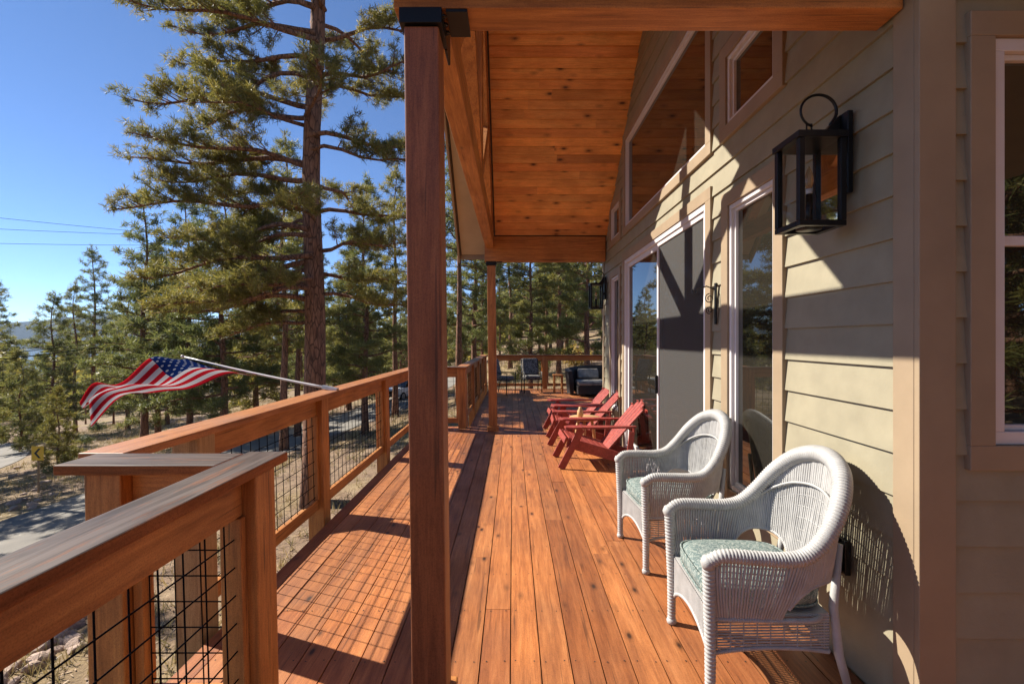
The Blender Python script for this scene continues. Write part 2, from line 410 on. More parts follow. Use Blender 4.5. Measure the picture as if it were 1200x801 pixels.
ROADS = np.array(rd1 + rd2)
def on_road(x, y, m=3.6): return np.min((ROADS[:,0]-x)**2 + (ROADS[:,1]-y)**2) < m*m
mb = MB(); n = 40
mb.add([(-330,-900,-41),(-330,6000,-41),(-6000,6000,-41),(-6000,-900,-41)], [(0,1,2,3)]); tag(mb.build('lake_water', M['water']), kind='structure')
# forested hills on the far shore
hv = []; rng = np.random.default_rng(3); A = np.linspace(R(-88), R(30), 160)
prof = 112 + 30*np.sin(A*7) + 25*np.sin(A*17+1) + 10*np.sin(A*41) + rng.normal(0, 2.5, len(A))
for r_, k in ((3300, 0.), (3500, .45), (3800, .8), (4100, 1.), (4600, .7)):
    for a, h in zip(A, prof): hv.append((r_*math.sin(a), r_*math.cos(a), -45 + (h+45)*k))
na = len(A); hf = [(j*na+i, j*na+i+1, (j+1)*na+i+1, (j+1)*na+i) for j in range(4) for i in range(na-1)]
mb = MB(); mb.add(hv, hf, 0, True); tag(mb.build('hills', M['hill']), kind='structure')

# ------------------------------------------------------------------ deck
XW = 1.60                               # house wall plane
BW = .1445
mb = MB(); rr = random.Random(5)
def boards(x0, x1, y0, y1, breaks=True):
    k0 = math.floor((x0+.012)/BW); k = k0
    while -.012 + k*BW < x1 - .01:
        a = max(x0, -.012+k*BW+.003); b = min(x1, -.012+(k+1)*BW-.003); k += 1
        if b - a < .01: continue
        y = y0 - (rr.uniform(0, 3.5) if breaks else 0)
        while y < y1:
            e = y + rr.choice([2.44, 3.05, 3.66, 4.27, 4.88])
            s0, s1 = max(y, y0), min(e, y1)
            if s1 - s0 > .05:
                dz = rr.uniform(-.0012, .0012); mb.box(a, b, s0+.0015, s1-.0015, -.032, dz)
            y = e
boards(-.93, 4.5, -3.0, 1.735)
boards(-1.56, XW-.01, 1.74, 7.58)
boards(-1.56, XW-.01, 7.755, 8.2)
boards(-.76, 7.0, 8.205, 14.55)
for (xa, xb, ya, yb, st) in ((-.93, 3.0, .9, 1.72, .41), (-1.56, XW-.02, 1.80, 8.1, .41)):
    k = math.floor((xa+.012)/BW)
    while -.012+k*BW < xb:
        y = ya
        while y < yb:
            for dx in (.028, BW-.028):
                x_ = -.012+k*BW+dx+rr.uniform(-.004,.004); y_ = y+rr.uniform(-.008,.008)
                if xa+.02 < x_ < xb-.02: mb.add([(x_+.0042*math.cos(q*PI/3), y_+.0042*math.sin(q*PI/3), .0021) for q in range(6)], [tuple(range(6))], 1)
            y += st
        k += 1
dk = mb.build('deck_floor', [M['deck'], M['screw']], fix=False); tag(dk, 'orange stained plank floor of the porch', 'deck', kind='structure')
mb = MB(); mb.box(-1.56, XW-.01, 7.585, 7.75, -.032, .001)
tag(mb.build('deck_border_board', M['deckx'], bevel=.003), kind='structure')
mb = MB()
mb.box(-.91, 4.5, -3.0, 1.73, -.30, -.04); mb.box(-1.53, XW, 1.75, 8.19, -.30, -.04); mb.box(-.73, 7, 8.215, 14.52, -.30, -.04)
for X_, Y_ in ((-1.3,2.3),(-1.3,5.2),(-1.3,8.0),(-.6,11.2),(-.6,14.3),(3.2,14.3),(-.8,-.5)):
    mb.box(X_-.09, X_+.09, Y_-.09, Y_+.09, gzf(X_,Y_)-.3, -.31)
tag(mb.build('deck_frame', M['under']), kind='structure')

# ------------------------------------------------------------------ railings
LEAN = .030
def fence_run(name, label, axis, p0, p1, posts, inner, skip_cap=(0,0), pale=(), group='stained deck railings with wire panels', cap_w=.19, capext=(.09,.09), wire_ok=True, ends=None, capm=None, nopost=()):
    """axis 'y': runs along y at x=p0[0]; axis 'x': along x at y=p0[1]; inner = +1/-1 side of the deck"""
    t = thing(name, label, 'railing', (p0[0], p0[1], 0), group)
    H = 1.07; ct = .038
    def B(m, a0, a1, c0, c1, z0, z1):
        if axis == 'y': m.box(p0[0]+c0, p0[0]+c1, a0, a1, z0, z1)
        else: m.box(a0, a1, p0[1]+c0, p0[1]+c1, z0, z1)
    s0, s1 = (p0[1], p1[1]) if axis == 'y' else (p0[0], p1[0])
    wm, cm = (M['wy'], M['capy']) if axis == 'y' else (M['wx'], M['capx'])
    m = MB(); B(m, s0-capext[0], s1+capext[1], -cap_w/2, cap_w/2, H-ct, H); m.build('cap_rail', M[capm] if capm else cm, t, LEAN, .005)
    for a in posts:
        if a in nopost: continue
        m = MB(); B(m, a-.07, a+.07, -.07, .07, -.42, H-ct-.002); m.build('post', M['pale'] if a in pale else M['wz'], t, LEAN, .006)
    e = list(ends or [])
    for a, b in zip(posts[:-1], posts[1:]):
        a_, b_ = a+.071, b-.071
        m = MB(); B(m, a_, b_, -.019, .019, H-ct-.145, H-ct-.003); m.build('top_rail', wm, t, LEAN, .004)
        m = MB(); B(m, a_, b_, -.019, .019, .085, .175); m.build('bottom_rail', wm, t, LEAN, .004)
        for q0, q1 in ((a_, a_+.036), (b_-.036, b_)):
            m = MB(); B(m, q0, q1, -.030, .030, .177, H-ct-.147); m.build('side_strip', M['wz'], t, LEAN, .003)
        if wire_ok:
            m = MB(); r = .0028; n = int((b_-a_-.08)/.1016); o_ = a_+((b_-a_)-n*.1016)/2
            def P(s, z, c=0): return (p0[0]+c, s, z) if axis == 'y' else (s, p0[1]+c, z)
            for k in range(n+1): m.tube([P(o_+k*.1016, .12), P(o_+k*.1016, .92)], r, 5, cap=False)
            k = 0
            while .2+k*.1016 < .88:
                m.tube([P(a_+.005, .2+k*.1016, .0056), P(b_-.005, .2+k*.1016, .0056)], r, 5, cap=False); k += 1
            m.build('wire_panel', M['wire'], t, LEAN, fix=False)
    return t
XR, XN, XF = -1.68, -1.0, -.87
fence_run('deck_railing', 'nearest stained railing with big wire squares running past the camera to a corner post', 'y', (XN,-1.4), (XN,1.79), [-1.33, .05-.6, 1.79], 1, capext=(.2,.155), cap_w=.165)
fence_run('deck_railing', 'short railing with weathered grey cap joining the near corner post to the long railing', 'x', (XR,1.82), (XN-.08,1.82), [-1.53, -1.0], 1, capext=(.012,-.0045), nopost=(-1.0,))
fence_run('deck_railing', 'long stained railing along the deck edge, carrying the flag pole', 'y', (XR,1.9), (XR,8.1), [2.47, 4.03, 6.02, 8.08], 1, pale=(2.47,), capext=(-.012,.085), capm='capo')
fence_run('deck_railing', 'short stained cross railing where the deck narrows beside the far porch post', 'x', (XR+.1,8.08), (XF-.1,8.08), [XR+.21, XF], 1, capext=(-.004,.195))
fence_run('deck_railing', 'stained side railing beyond the far porch post, seen nearly end on', 'y', (XF,8.2), (XF,14.5), [8.29, 9.9, 11.5, 13.1, 14.5], 1, capext=(-.022,.095), capm='capo')
fence_run('deck_railing', 'stained end railing closing the far end of the deck behind the dark patio furniture', 'x', (XF+.1,14.5), (7.0,14.5), [XF+.19, 1.02, 2.95, 4.85, 6.8], -1, capext=(-.004,.05))

# ------------------------------------------------------------------ house
RY = 4.95                                # ridge
def zc(Y): return 3.30 + .95*((7.8-Y) if Y > RY else (Y-2.1))
YN, YE = 1.81, 8.08                      # wall ends (corners)
house = thing('house', 'sage green lap sided house with tan trim and a gabled porch roof', 'house', (XW, YN, 0))
T = .09                                  # trim width
wins = [  # name, y0,y1,z0,z1 outer trim
    ('window', 2.68, 3.47, .36, 2.62), ('window', 6.75, 7.50, .36, 2.62),
    ('window', 2.68, 3.50, 3.02, 3.72), ('window', 6.72, 7.52, 3.02, 3.72), ('window', 3.66, 6.58, 3.02, 4.44)]
door = (3.66, 6.62, .0, 2.76)
opens = [(a,b,c,d) for _,a,b,c,d in wins] + [door]
mb = MB(); EXP = .178; z = .004; LAP = .016
def siding_row(mb, z0, z1, f0, f1, P, s0, s1):
    """one clapboard piece: bottom stands out by LAP; f0,f1 = fraction of the row"""
    o0 = LAP*(1-f0)+.004; o1 = LAP*(1-f1)+.004
    vs = [P(s0,z0,0),P(s1,z0,0),P(s1,z1,0),P(s0,z1,0),P(s0,z0,o0),P(s1,z0,o0),P(s1,z1,o1),P(s0,z1,o1)]
    mb.add(vs, [(0,3,2,1),(4,5,6,7),(0,1,5,4),(1,2,6,5),(2,3,7,6),(3,0,4,7)])
row = 0
while z < 6.0:
    zt = z + EXP
    cuts = sorted({z, zt} | {c for o in opens for c in o[2:] if z < c < zt})
    for c0, c1 in zip(cuts[:-1], cuts[1:]):
        lo_, hi_ = YN+.10, YE-.10
        if c0 > 3.1:
            hi_ = min(hi_, 7.8-(c0-3.30)/.95+.02); lo_ = max(lo_, 2.1+(c0-3.30)/.95-.02)
        if hi_ <= lo_: continue
        segs = [(lo_, hi_)]
        for (a,b,oz0,oz1) in opens:
            if oz0 < c1-1e-6 and oz1 > c0+1e-6:
                ns = []
                for s0,s1 in segs:
                    if b <= s0 or a >= s1: ns.append((s0,s1)); continue
                    if a > s0: ns.append((s0,a))
                    if b < s1: ns.append((b,s1))
                segs = ns
        for s0,s1 in segs:
            if s1-s0 > .004: siding_row(mb, c0, c1, (c0-z)/EXP, (c1-z)/EXP, lambda s,zz,o: (XW-o, s, zz), s0, s1)
    z = zt
mb.build('siding', M['siding'], house)
# facing wall (right of the corner), looks back at the camera
fw = (1.766, 3.05, 1.035, 2.81)
mb = MB(); z = .025
while z < 4.2:
    zt = z+EXP
    cuts = sorted({z, zt} | {c for c in fw[2:] if z < c < zt})
    for c0,c1 in zip(cuts[:-1],cuts[1:]):
        segs = [(XW+.117, 4.5)]
        if fw[2] < c1-1e-6 and fw[3] > c0+1e-6: segs = [(XW+.117, fw[0]), (fw[1], 4.5)]
        for s0,s1 in segs: siding_row(mb, c0, c1, (c0-z)/EXP, (c1-z)/EXP, lambda s,zz,o: (s, YN-o, zz), s0, s1)
    z = zt
mb.build('siding', M['siding'], house)
# corner boards
mb = MB(); mb.box(XW-.026, XW+.117, YN-.026, YN-.001, .003, 3.4); mb.box(XW-.026, XW-.001, YN+.0, YN+.10, .003, 3.05)
mb.build('corner_board', M['trim'], house, bevel=.003)
mb = MB(); mb.box(XW-.026, XW-.001, YE-.10, YE, .003, 3.03); mb.box(XW-.026, XW+.1, YE+.001, YE+.026, .003, 3.03)
mb.build('corner_board', M['trim'], house, bevel=.003)
# solid wall core with dark reveals (behind the siding), end walls
mb = MB(); mb.prism([(YN+.001,-.3),(YE-.001,-.3),(YE-.001,3.03),(RY,6.0),(YN+.001,3.02)], 'x', XW+.10, XW+.14)
mb.box(XW+.001, 4.5, YN+.10, YN+.14, -.3, 4.2); mb.box(XW+.02, 7, YE-.03, YE, 0, 3.03)
mb.build('wall_core', M['siding'], house)

def frame4(mb, P, a, b, c, d, wd, o0, o1, bottom=True):
    """four boards round the rectangle a..b × c..d, proud from o0 to o1"""
    def bx(s0,s1,z0,z1):
        p = P(s0,z0,o0); q = P(s1,z1,o1)
        mb.box(min(p[0],q[0]),max(p[0],q[0]),min(p[1],q[1]),max(p[1],q[1]),min(p[2],q[2]),max(p[2],q[2]))
    bx(a, a+wd, c+(wd if bottom else 0), d-wd); bx(b-wd, b, c+(wd if bottom else 0), d-wd); bx(a, b, d-wd, d)
    if bottom: bx(a, b, c, c+wd)
PW = lambda s,z,o: (XW-o, s, z)
PF = lambda s,z,o: (s, YN-o, z)
def window(P, a, b, c, d, label=None, mull=None, rail=None, tw=.1, sw=.045):
    m = MB(); frame4(m, P, a, b, c, d, tw, -.06, .034)
    w_ = m.build('window', M['trim'], house, bevel=.003)
    if label: w_['label'] = label
    m = MB(); e = tw+.001; frame4(m, P, a+e, b-e, c+e, d-e, sw, -.055, .018)
    g = tw+sw+.002; frame4(m, P, a+g, b-g, c+g, d-g, .022, -.06, -.004)
    if rail:
        p, q = P(a+g+.023, rail-.02, -.05), P(b-g-.023, rail+.02, -.008)
        m.box(min(p[0],q[0]),max(p[0],q[0]),min(p[1],q[1]),max(p[1],q[1]),min(p[2],q[2]),max(p[2],q[2]))
    m.build('sash', M['white'], w_, bevel=.003)
    m = MB(); p, q = P(a+g+.004, c+g+.004, -.030), P(b-g-.004, d-g-.004, -.024)
    m.box(min(p[0],q[0]),max(p[0],q[0]),min(p[1],q[1]),max(p[1],q[1]),min(p[2],q[2]),max(p[2],q[2]))
    m.build('pane', M['pane'], w_)
    return w_
wl = ['tall narrow window right of the sliding door', 'tall narrow window left of the sliding door', 'small upper window nearest the big lantern', 'small upper window at the far end of the gable', 'wide upper window above the sliding door reflecting the ceiling']
for (nm,a,b,c,d), lb in zip(wins, wl): window(PW, a, b, c, d, lb, sw=.03)
window(PF, *fw[:2], *fw[2:], label='double hung window with white sash on the shaded wall', tw=.097, sw=.05, rail=1.93)
# sliding door
a,b,c,d = door
m = MB(); frame4(m, PW, a, b, c, d, .1, -.06, .034, bottom=False)
dr = m.build('sliding_door', M['trim'], house, bevel=.003)
m = MB(); frame4(m, PW, a+.101, b-.101, .03, d-.101, .05, -.06, .022); m.box(XW-.03, XW+.06, a+.1, b-.1, .002, .029); m.build('door_frame', M['white'], dr, bevel=.003)
ym = 5.08
m = MB(); frame4(m, PW, ym+.02, b-.152, .082, d-.152, .06, -.055, -.012); m.build('door_sash', M['white'], dr, bevel=.003)
m = MB(); m.box(XW+.030, XW+.036, ym+.07, b-.20, .13, d-.20); m.build('pane', M['pane'], dr)
m = MB(); frame4(m, PW, a+.152, ym+.018, .082, d-.152, .045, -.03, .006); m.build('screen_frame', M['white'], dr, bevel=.003)
m = MB(); m.box(XW+.008, XW+.011, a+.195, ym-.025, .125, d-.195); m.build('insect_screen', M['screen'], dr)
m = MB(); m.box(XW+.030, XW+.036, a+.16, ym+.015, .085, d-.155); m.build('pane', M['pane'], dr)
m = MB(); m.plank((XW-.02, ym-.01, .95), (XW-.02, ym-.01, 1.15), .02, .03, (0,1,0)); m.build('door_handle', M['black'], dr, bevel=.004)

# porch roof: roof part with ceiling boards, soffit, fascia
ROOF_T = .20
def slope_slab(m, x0, x1, y0, y1, lo_, hi_):
    """slab following the slope between y0 and y1 (same side), lo_/hi_ above the underside"""
    m.prism([(y0, zc(y0)+lo_),(y1, zc(y1)+lo_),(y1, zc(y1)+hi_),(y0, zc(y0)+hi_)], 'x', x0, x1)
EY0, EY1 = 1.76, 8.14
m = MB(); slope_slab(m, -.93, 4.5, EY0, RY-.001, .055, ROOF_T); slope_slab(m, -.93, 4.5, RY+.001, EY1, .055, ROOF_T)
roof = m.build('roof', M['shingle'], house)
m = MB(); dY = .127/math.sqrt(1+.95**2)
for sgn in (-1, 1):
    k = 0
    while True:
        q0 = RY + sgn*(k*dY+.0012); q1 = RY + sgn*((k+1)*dY-.0012); k += 1
        if (sgn > 0 and q0 > 7.78) or (sgn < 0 and q0 < 2.01): break
        q1 = min(q1, 7.797) if sgn > 0 else max(q1, 1.993)
        # board with a v-groove on each lower edge
        ya, yb = min(q0,q1), max(q0,q1); g = .004
        s_ = -.95 if ya >= RY-.001 else .95
        poly = [(ya, zc(ya)+.05),(ya, zc(ya)+.012),(ya+g, zc(ya+g)),(yb-g, zc(yb-g)),(yb, zc(yb)+.012),(yb, zc(yb)+.05)]
        js = sorted([-.30, XW+.02] + [rr.uniform(0, 1.2)] * (rr.random() < .35))
        for x0,x1 in zip(js[:-1], js[1:]): m.prism(poly, 'x', x0+.0005, x1-.0005)
m.build('ceiling_boards', M['ceil'], roof)
m = MB()
for y0,y1 in ((EY0+.03, 3.2),(3.205,RY-.001),(RY+.001,6.6),(6.605,EY1-.03)): slope_slab(m, -.90, -.45, y0, y1, .03, .053)
m.build('soffit', M['soffit'], roof)
m = MB(); slope_slab(m, -.965, -.932, EY0-.02, RY-.0005, -.06, ROOF_T+.02); slope_slab(m, -.965, -.932, RY+.0005, EY1+.02, -.06, ROOF_T+.02)
m.box(-.93, 4.5, EY1+.001, EY1+.03, zc(EY1)-.02, zc(EY1)+.19); m.box(-.93, 4.5, EY0-.03, EY0-.001, zc(EY0)-.02, zc(EY0)+.19)
m.build('fascia', M['trim'], roof, bevel=.003)
# added out-of-frame slab on a post, blocks sky light from the facing wall
m = MB(); m.box(1.78, 4.5, -3.0, 1.70, 3.0, 3.16); m.build('added_shade_slab', M['soffit'], roof)
m = MB(); m.box(4.28, 4.42, -2.9, -2.76, .003, 2.998); m.build('added_shade_post', M['wz'], roof, bevel=.006)

# posts, cross beams, truss
PXC = -.335
for Y_, lb in ((1.92, 'tall square stained porch post standing close to the camera'), (7.88, 'far porch post standing at the end of the covered deck')):
    t = thing('porch_post', lb, 'post', (PXC, Y_, 0), 'posts carrying the porch roof')
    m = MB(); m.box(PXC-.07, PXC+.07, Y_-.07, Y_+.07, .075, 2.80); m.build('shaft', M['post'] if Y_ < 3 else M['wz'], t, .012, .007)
    m = MB(); m.box(PXC-.095, PXC+.095, Y_-.095, Y_+.095, .003, .075); m.build('base', M['wz'], t, .0, .006)
    x_ = PXC-.034
    m = MB(); m.box(x_-.085, x_+.085, Y_-.085, Y_+.085, 2.803, 2.865)
    m.box(x_+.10, x_+.186, Y_-.074, Y_+.082, 2.852, 2.866)
    m.box(x_+.071, x_+.082, Y_+.086, Y_+.20, 2.80, 3.08); m.box(x_-.082, x_-.071, Y_+.086, Y_+.20, 2.80, 3.08)
    for k in range(3): m.lathe([(.012,0),(.012,.01),(.004,.014)], (x_+.088, Y_-.05+.05*k, 2.845), 8)
    m.build('steel_bracket', M['black'], t, .0, .002)
for Y_, lb in ((1.92, 'near stained cross beam overhead between the post and the house corner'), (7.87, 'far stained cross beam from the far post to the house wall')):
    m = MB(); m.box(-.48, XW-.03, Y_-.07, Y_+.07, 2.87, 3.17 if Y_ < 3 else 3.292)
    tag(m.build('cross_beam', M['wx'], None, 0, .006), lb, 'beam', 'cross beams under the porch roof')
tr = thing('gable_truss', 'open timber truss with king post under the gable edge', 'roof truss', (-.39, RY, 3.1))
TX0, TX1 = -.46, -.32
m = MB(); m.box(TX0, TX1, 1.995, 7.795, 3.09, 3.32); m.build('bottom_chord', M['wy'], tr, 0, .006)
m = MB(); m.box(TX0+.002, TX1-.002, RY-.075, RY+.075, 3.322, 5.30); m.build('king_post', M['wz'], tr, 0, .006)
for sg in (-1, 1):
    ya, yb = RY+sg*.002, RY+sg*2.7
    m = MB(); yd = RY+sg*(6.005-.68-3.322)/.95; m.prism([(ya, zc(ya)-.68),(ya, zc(ya)-.003),(yb, zc(yb)-.003),(yb, 3.322),(yd, 3.322)], 'x', TX0+.001, TX1-.001); m.build('rafter', M['wy'], tr, 0, .006)
    m = MB(); m.plank((-.39, RY+sg*.08, 3.40), (-.39, RY+sg*1.12, 4.29), .14, .13, (1,0,0)); m.build('web_strut', M['wy'], tr, 0, .006)

# ------------------------------------------------------------------ lanterns
def lantern(Y_, lb):
    t = thing('wall_lantern', lb, 'lantern', (XW-.02, Y_, 2.06), 'black wall lanterns')
    x0, x1, y0, y1, z0, z1 = XW-.30, XW-.085, Y_-.10, Y_+.10, 2.06, 2.49; r = .013
    m = MB(); m.box(XW-.055, XW-.030, Y_-.065, Y_+.065, 2.22, 2.60)
    m.prism([(XW-.056, 2.60),(XW-.056, 2.497),(XW-.15, 2.497)], 'y', Y_-.02, Y_+.02)
    m.box(x1+.001, XW-.056, Y_-.03, Y_+.03, 2.30, 2.34)
    m.build('backplate', M['black'], t, 0, .003)
    m = MB()
    for xa in (x0, x1-2*r):
        for ya in (y0, y1-2*r): m.box(xa, xa+2*r, ya, ya+2*r, z0+2*r, z1-.031)
    m.box(x0, x1, y0, y0+2*r, z0, z0+2*r-.001); m.box(x0, x1, y1-2*r, y1, z0, z0+2*r-.001)
    m.box(x0, x0+2*r, y0+2*r+.001, y1-2*r-.001, z0, z0+2*r-.001); m.box(x1-2*r, x1, y0+2*r+.001, y1-2*r-.001, z0, z0+2*r-.001)
    m.box(x0-.008, x1+.004, y0-.008, y1+.008, z1-.030, z1)
    m.build('frame', M['black'], t, 0, .002)
    m = MB(); m.lathe([(.06,0),(.045,.012),(.014,.018),(.014,.03)], ((x0+x1)/2, Y_, z1+.001), 16)
    cx_ = (x0+x1)/2
    m.tube([(cx_-.012, Y_, z1+.03),(cx_-.012, Y_, z1+.075),(cx_+.012, Y_, z1+.075),(cx_+.012, Y_, z1+.03)], .004, 6)
    pts = []
    for k in range(25):
        a_ = R(250) - R(300)*k/24
        pts.append((cx_+.045+.085*math.cos(a_)*(1+.0*k), Y_, z1+.135+.078*math.sin(a_)))
    pts.append((XW-.06, Y_, z1+.06)); m.tube(pts, [.005+.003*k/25 for k in range(26)], 8)
    m.build('hook', M['black'], t)
    m = MB(); za, zb_ = z0+2*r-.002, z1-.029; xa, xb, ya, yb = x0+r, x1-r, y0+r, y1-r
    m.add([(xa,ya,za),(xb,ya,za),(xb,ya,zb_),(xa,ya,zb_)], [(0,1,2,3)]); m.add([(xa,yb,za),(xb,yb,za),(xb,yb,zb_),(xa,yb,zb_)], [(3,2,1,0)])
    m.add([(xa,ya,za),(xa,yb,za),(xa,yb,zb_),(xa,ya,zb_)], [(3,2,1,0)]); m.add([(xb,ya,za),(xb,yb,za),(xb,yb,zb_),(xb,ya,zb_)], [(0,1,2,3)])
    m.build('glass', M['clear'], t, fix=False)
    m = MB(); m.tube([(cx_, Y_, z0+.004),(cx_, Y_, z0+.17)], .016, 12); m.lathe([(.055,0),(.055,.006)], (cx_,Y_,z0+.002), 16)
    cn = m.build('candle_sleeve', M['black'], t)
    m = MB(); m.lathe([(.013,.17),(.013,.195)], (cx_,Y_,z0), 12); m.build('socket', M['white'], cn)
    m = MB(); m.lathe([(.010,.196),(.018,.215),(.021,.235),(.017,.262),(.008,.29),(.001,.305)], (cx_,Y_,z0), 14); m.build('bulb', M['amber'], cn)
m_, nt_, b_ = newmat('amber_bulb_glass'); b_.inputs['Base Color'].default_value = (.75,.5,.25,1); b_.inputs['Roughness'].default_value = .08; b_.inputs['Transmission Weight'].default_value = .7; M['amber'] = m_
lantern(2.19, 'big black lantern with clear panes on the near siding')
lantern(7.80, 'small looking black lantern at the far end of the house wall')

# scroll hook and outlet box on the wall
t = thing('scroll_hook', 'little black scrolled iron hook on the siding between door and tall window', 'hook', (XW-.02, 3.57, 1.7))
m = MB(); m.box(XW-.035, XW-.023, 3.555, 3.585, 1.66, 1.98); m.build('backplate', M['black'], t, 0, .003)
m = MB()
def spiral(c, r, turns, a0): return [(c[0]+r*(1-.7*k/30)*math.cos(a0+turns*2*PI*k/30), c[1], c[2]+r*(1-.7*k/30)*math.sin(a0+turns*2*PI*k/30)) for k in range(31)]
m.tube([(XW-.035,3.57,1.93),(XW-.10,3.57,1.955),(XW-.17,3.57,1.93),(XW-.2,3.57,1.90),(XW-.21,3.57,1.93)], .005, 6)
m.tube(spiral((XW-.075,3.57,1.86), .038, 1.4, PI/2), .004, 6); m.tube(spiral((XW-.075,3.57,1.77), .03, -1.4, -PI/2), .004, 6)
m.build('scroll', M['black'], t)
t = thing('outlet_box', 'dark weatherproof outlet box on the siding behind the near wicker chair', 'outlet', (XW-.02, 2.2, .5))
m = MB(); m.box(XW-.05, XW-.021, 2.15, 2.25, .44, .60); m.build('box', M['black'], t, 0, .004)
m = MB(); m.box(XW-.085, XW-.0505, 2.157, 2.243, .45, .592); m.build('cover', M['black'], t, 0, .012)

# ------------------------------------------------------------------ wicker armchairs
def cr(pts, n):
    """Catmull-Rom through pts, n samples"""
    P = [V3(p) for p in pts]; out = []
    for i in range(n):
        u = i/(n-1)*(len(P)-1); k = min(int(u), len(P)-2); t = u-k
        p0,p1,p2,p3 = P[max(k-1,0)],P[k],P[k+1],P[min(k+2,len(P)-1)]
        out.append(.5*((2*p1)+(-p0+p2)*t+(2*p0-5*p1+4*p2-p3)*t*t+(-p0+3*p1-3*p2+p3)*t**3))
    return out
def even(pts, n):
    d = [0]
    for a,b in zip(pts[:-1],pts[1:]): d.append(d[-1]+(b-a).length)
    out = []; k = 0
    for i in range(n):
        s = d[-1]*i/(n-1)
        while k < len(d)-2 and d[k+1] < s: k += 1
        t = (s-d[k])/max(1e-9, d[k+1]-d[k]); out.append(pts[k].lerp(pts[k+1], min(1,t)))
    return out
def wrapped(m, pts, rad, pitch=.011, seg=12, depth=.10):
    """tube with a coiled look: rings of reed wound round it"""
    ln = sum((b-a).length for a,b in zip(pts[:-1],pts[1:])); nw = max(3, int(ln/pitch)); q = even(pts, nw*4+1); r = []
    for i in range(len(q)):
        rr_ = rad(i/(len(q)-1)) if callable(rad) else rad
        r.append(rr_*(1-depth+depth*abs(math.sin(PI*i/4))))
    m.tube(q, r, seg)
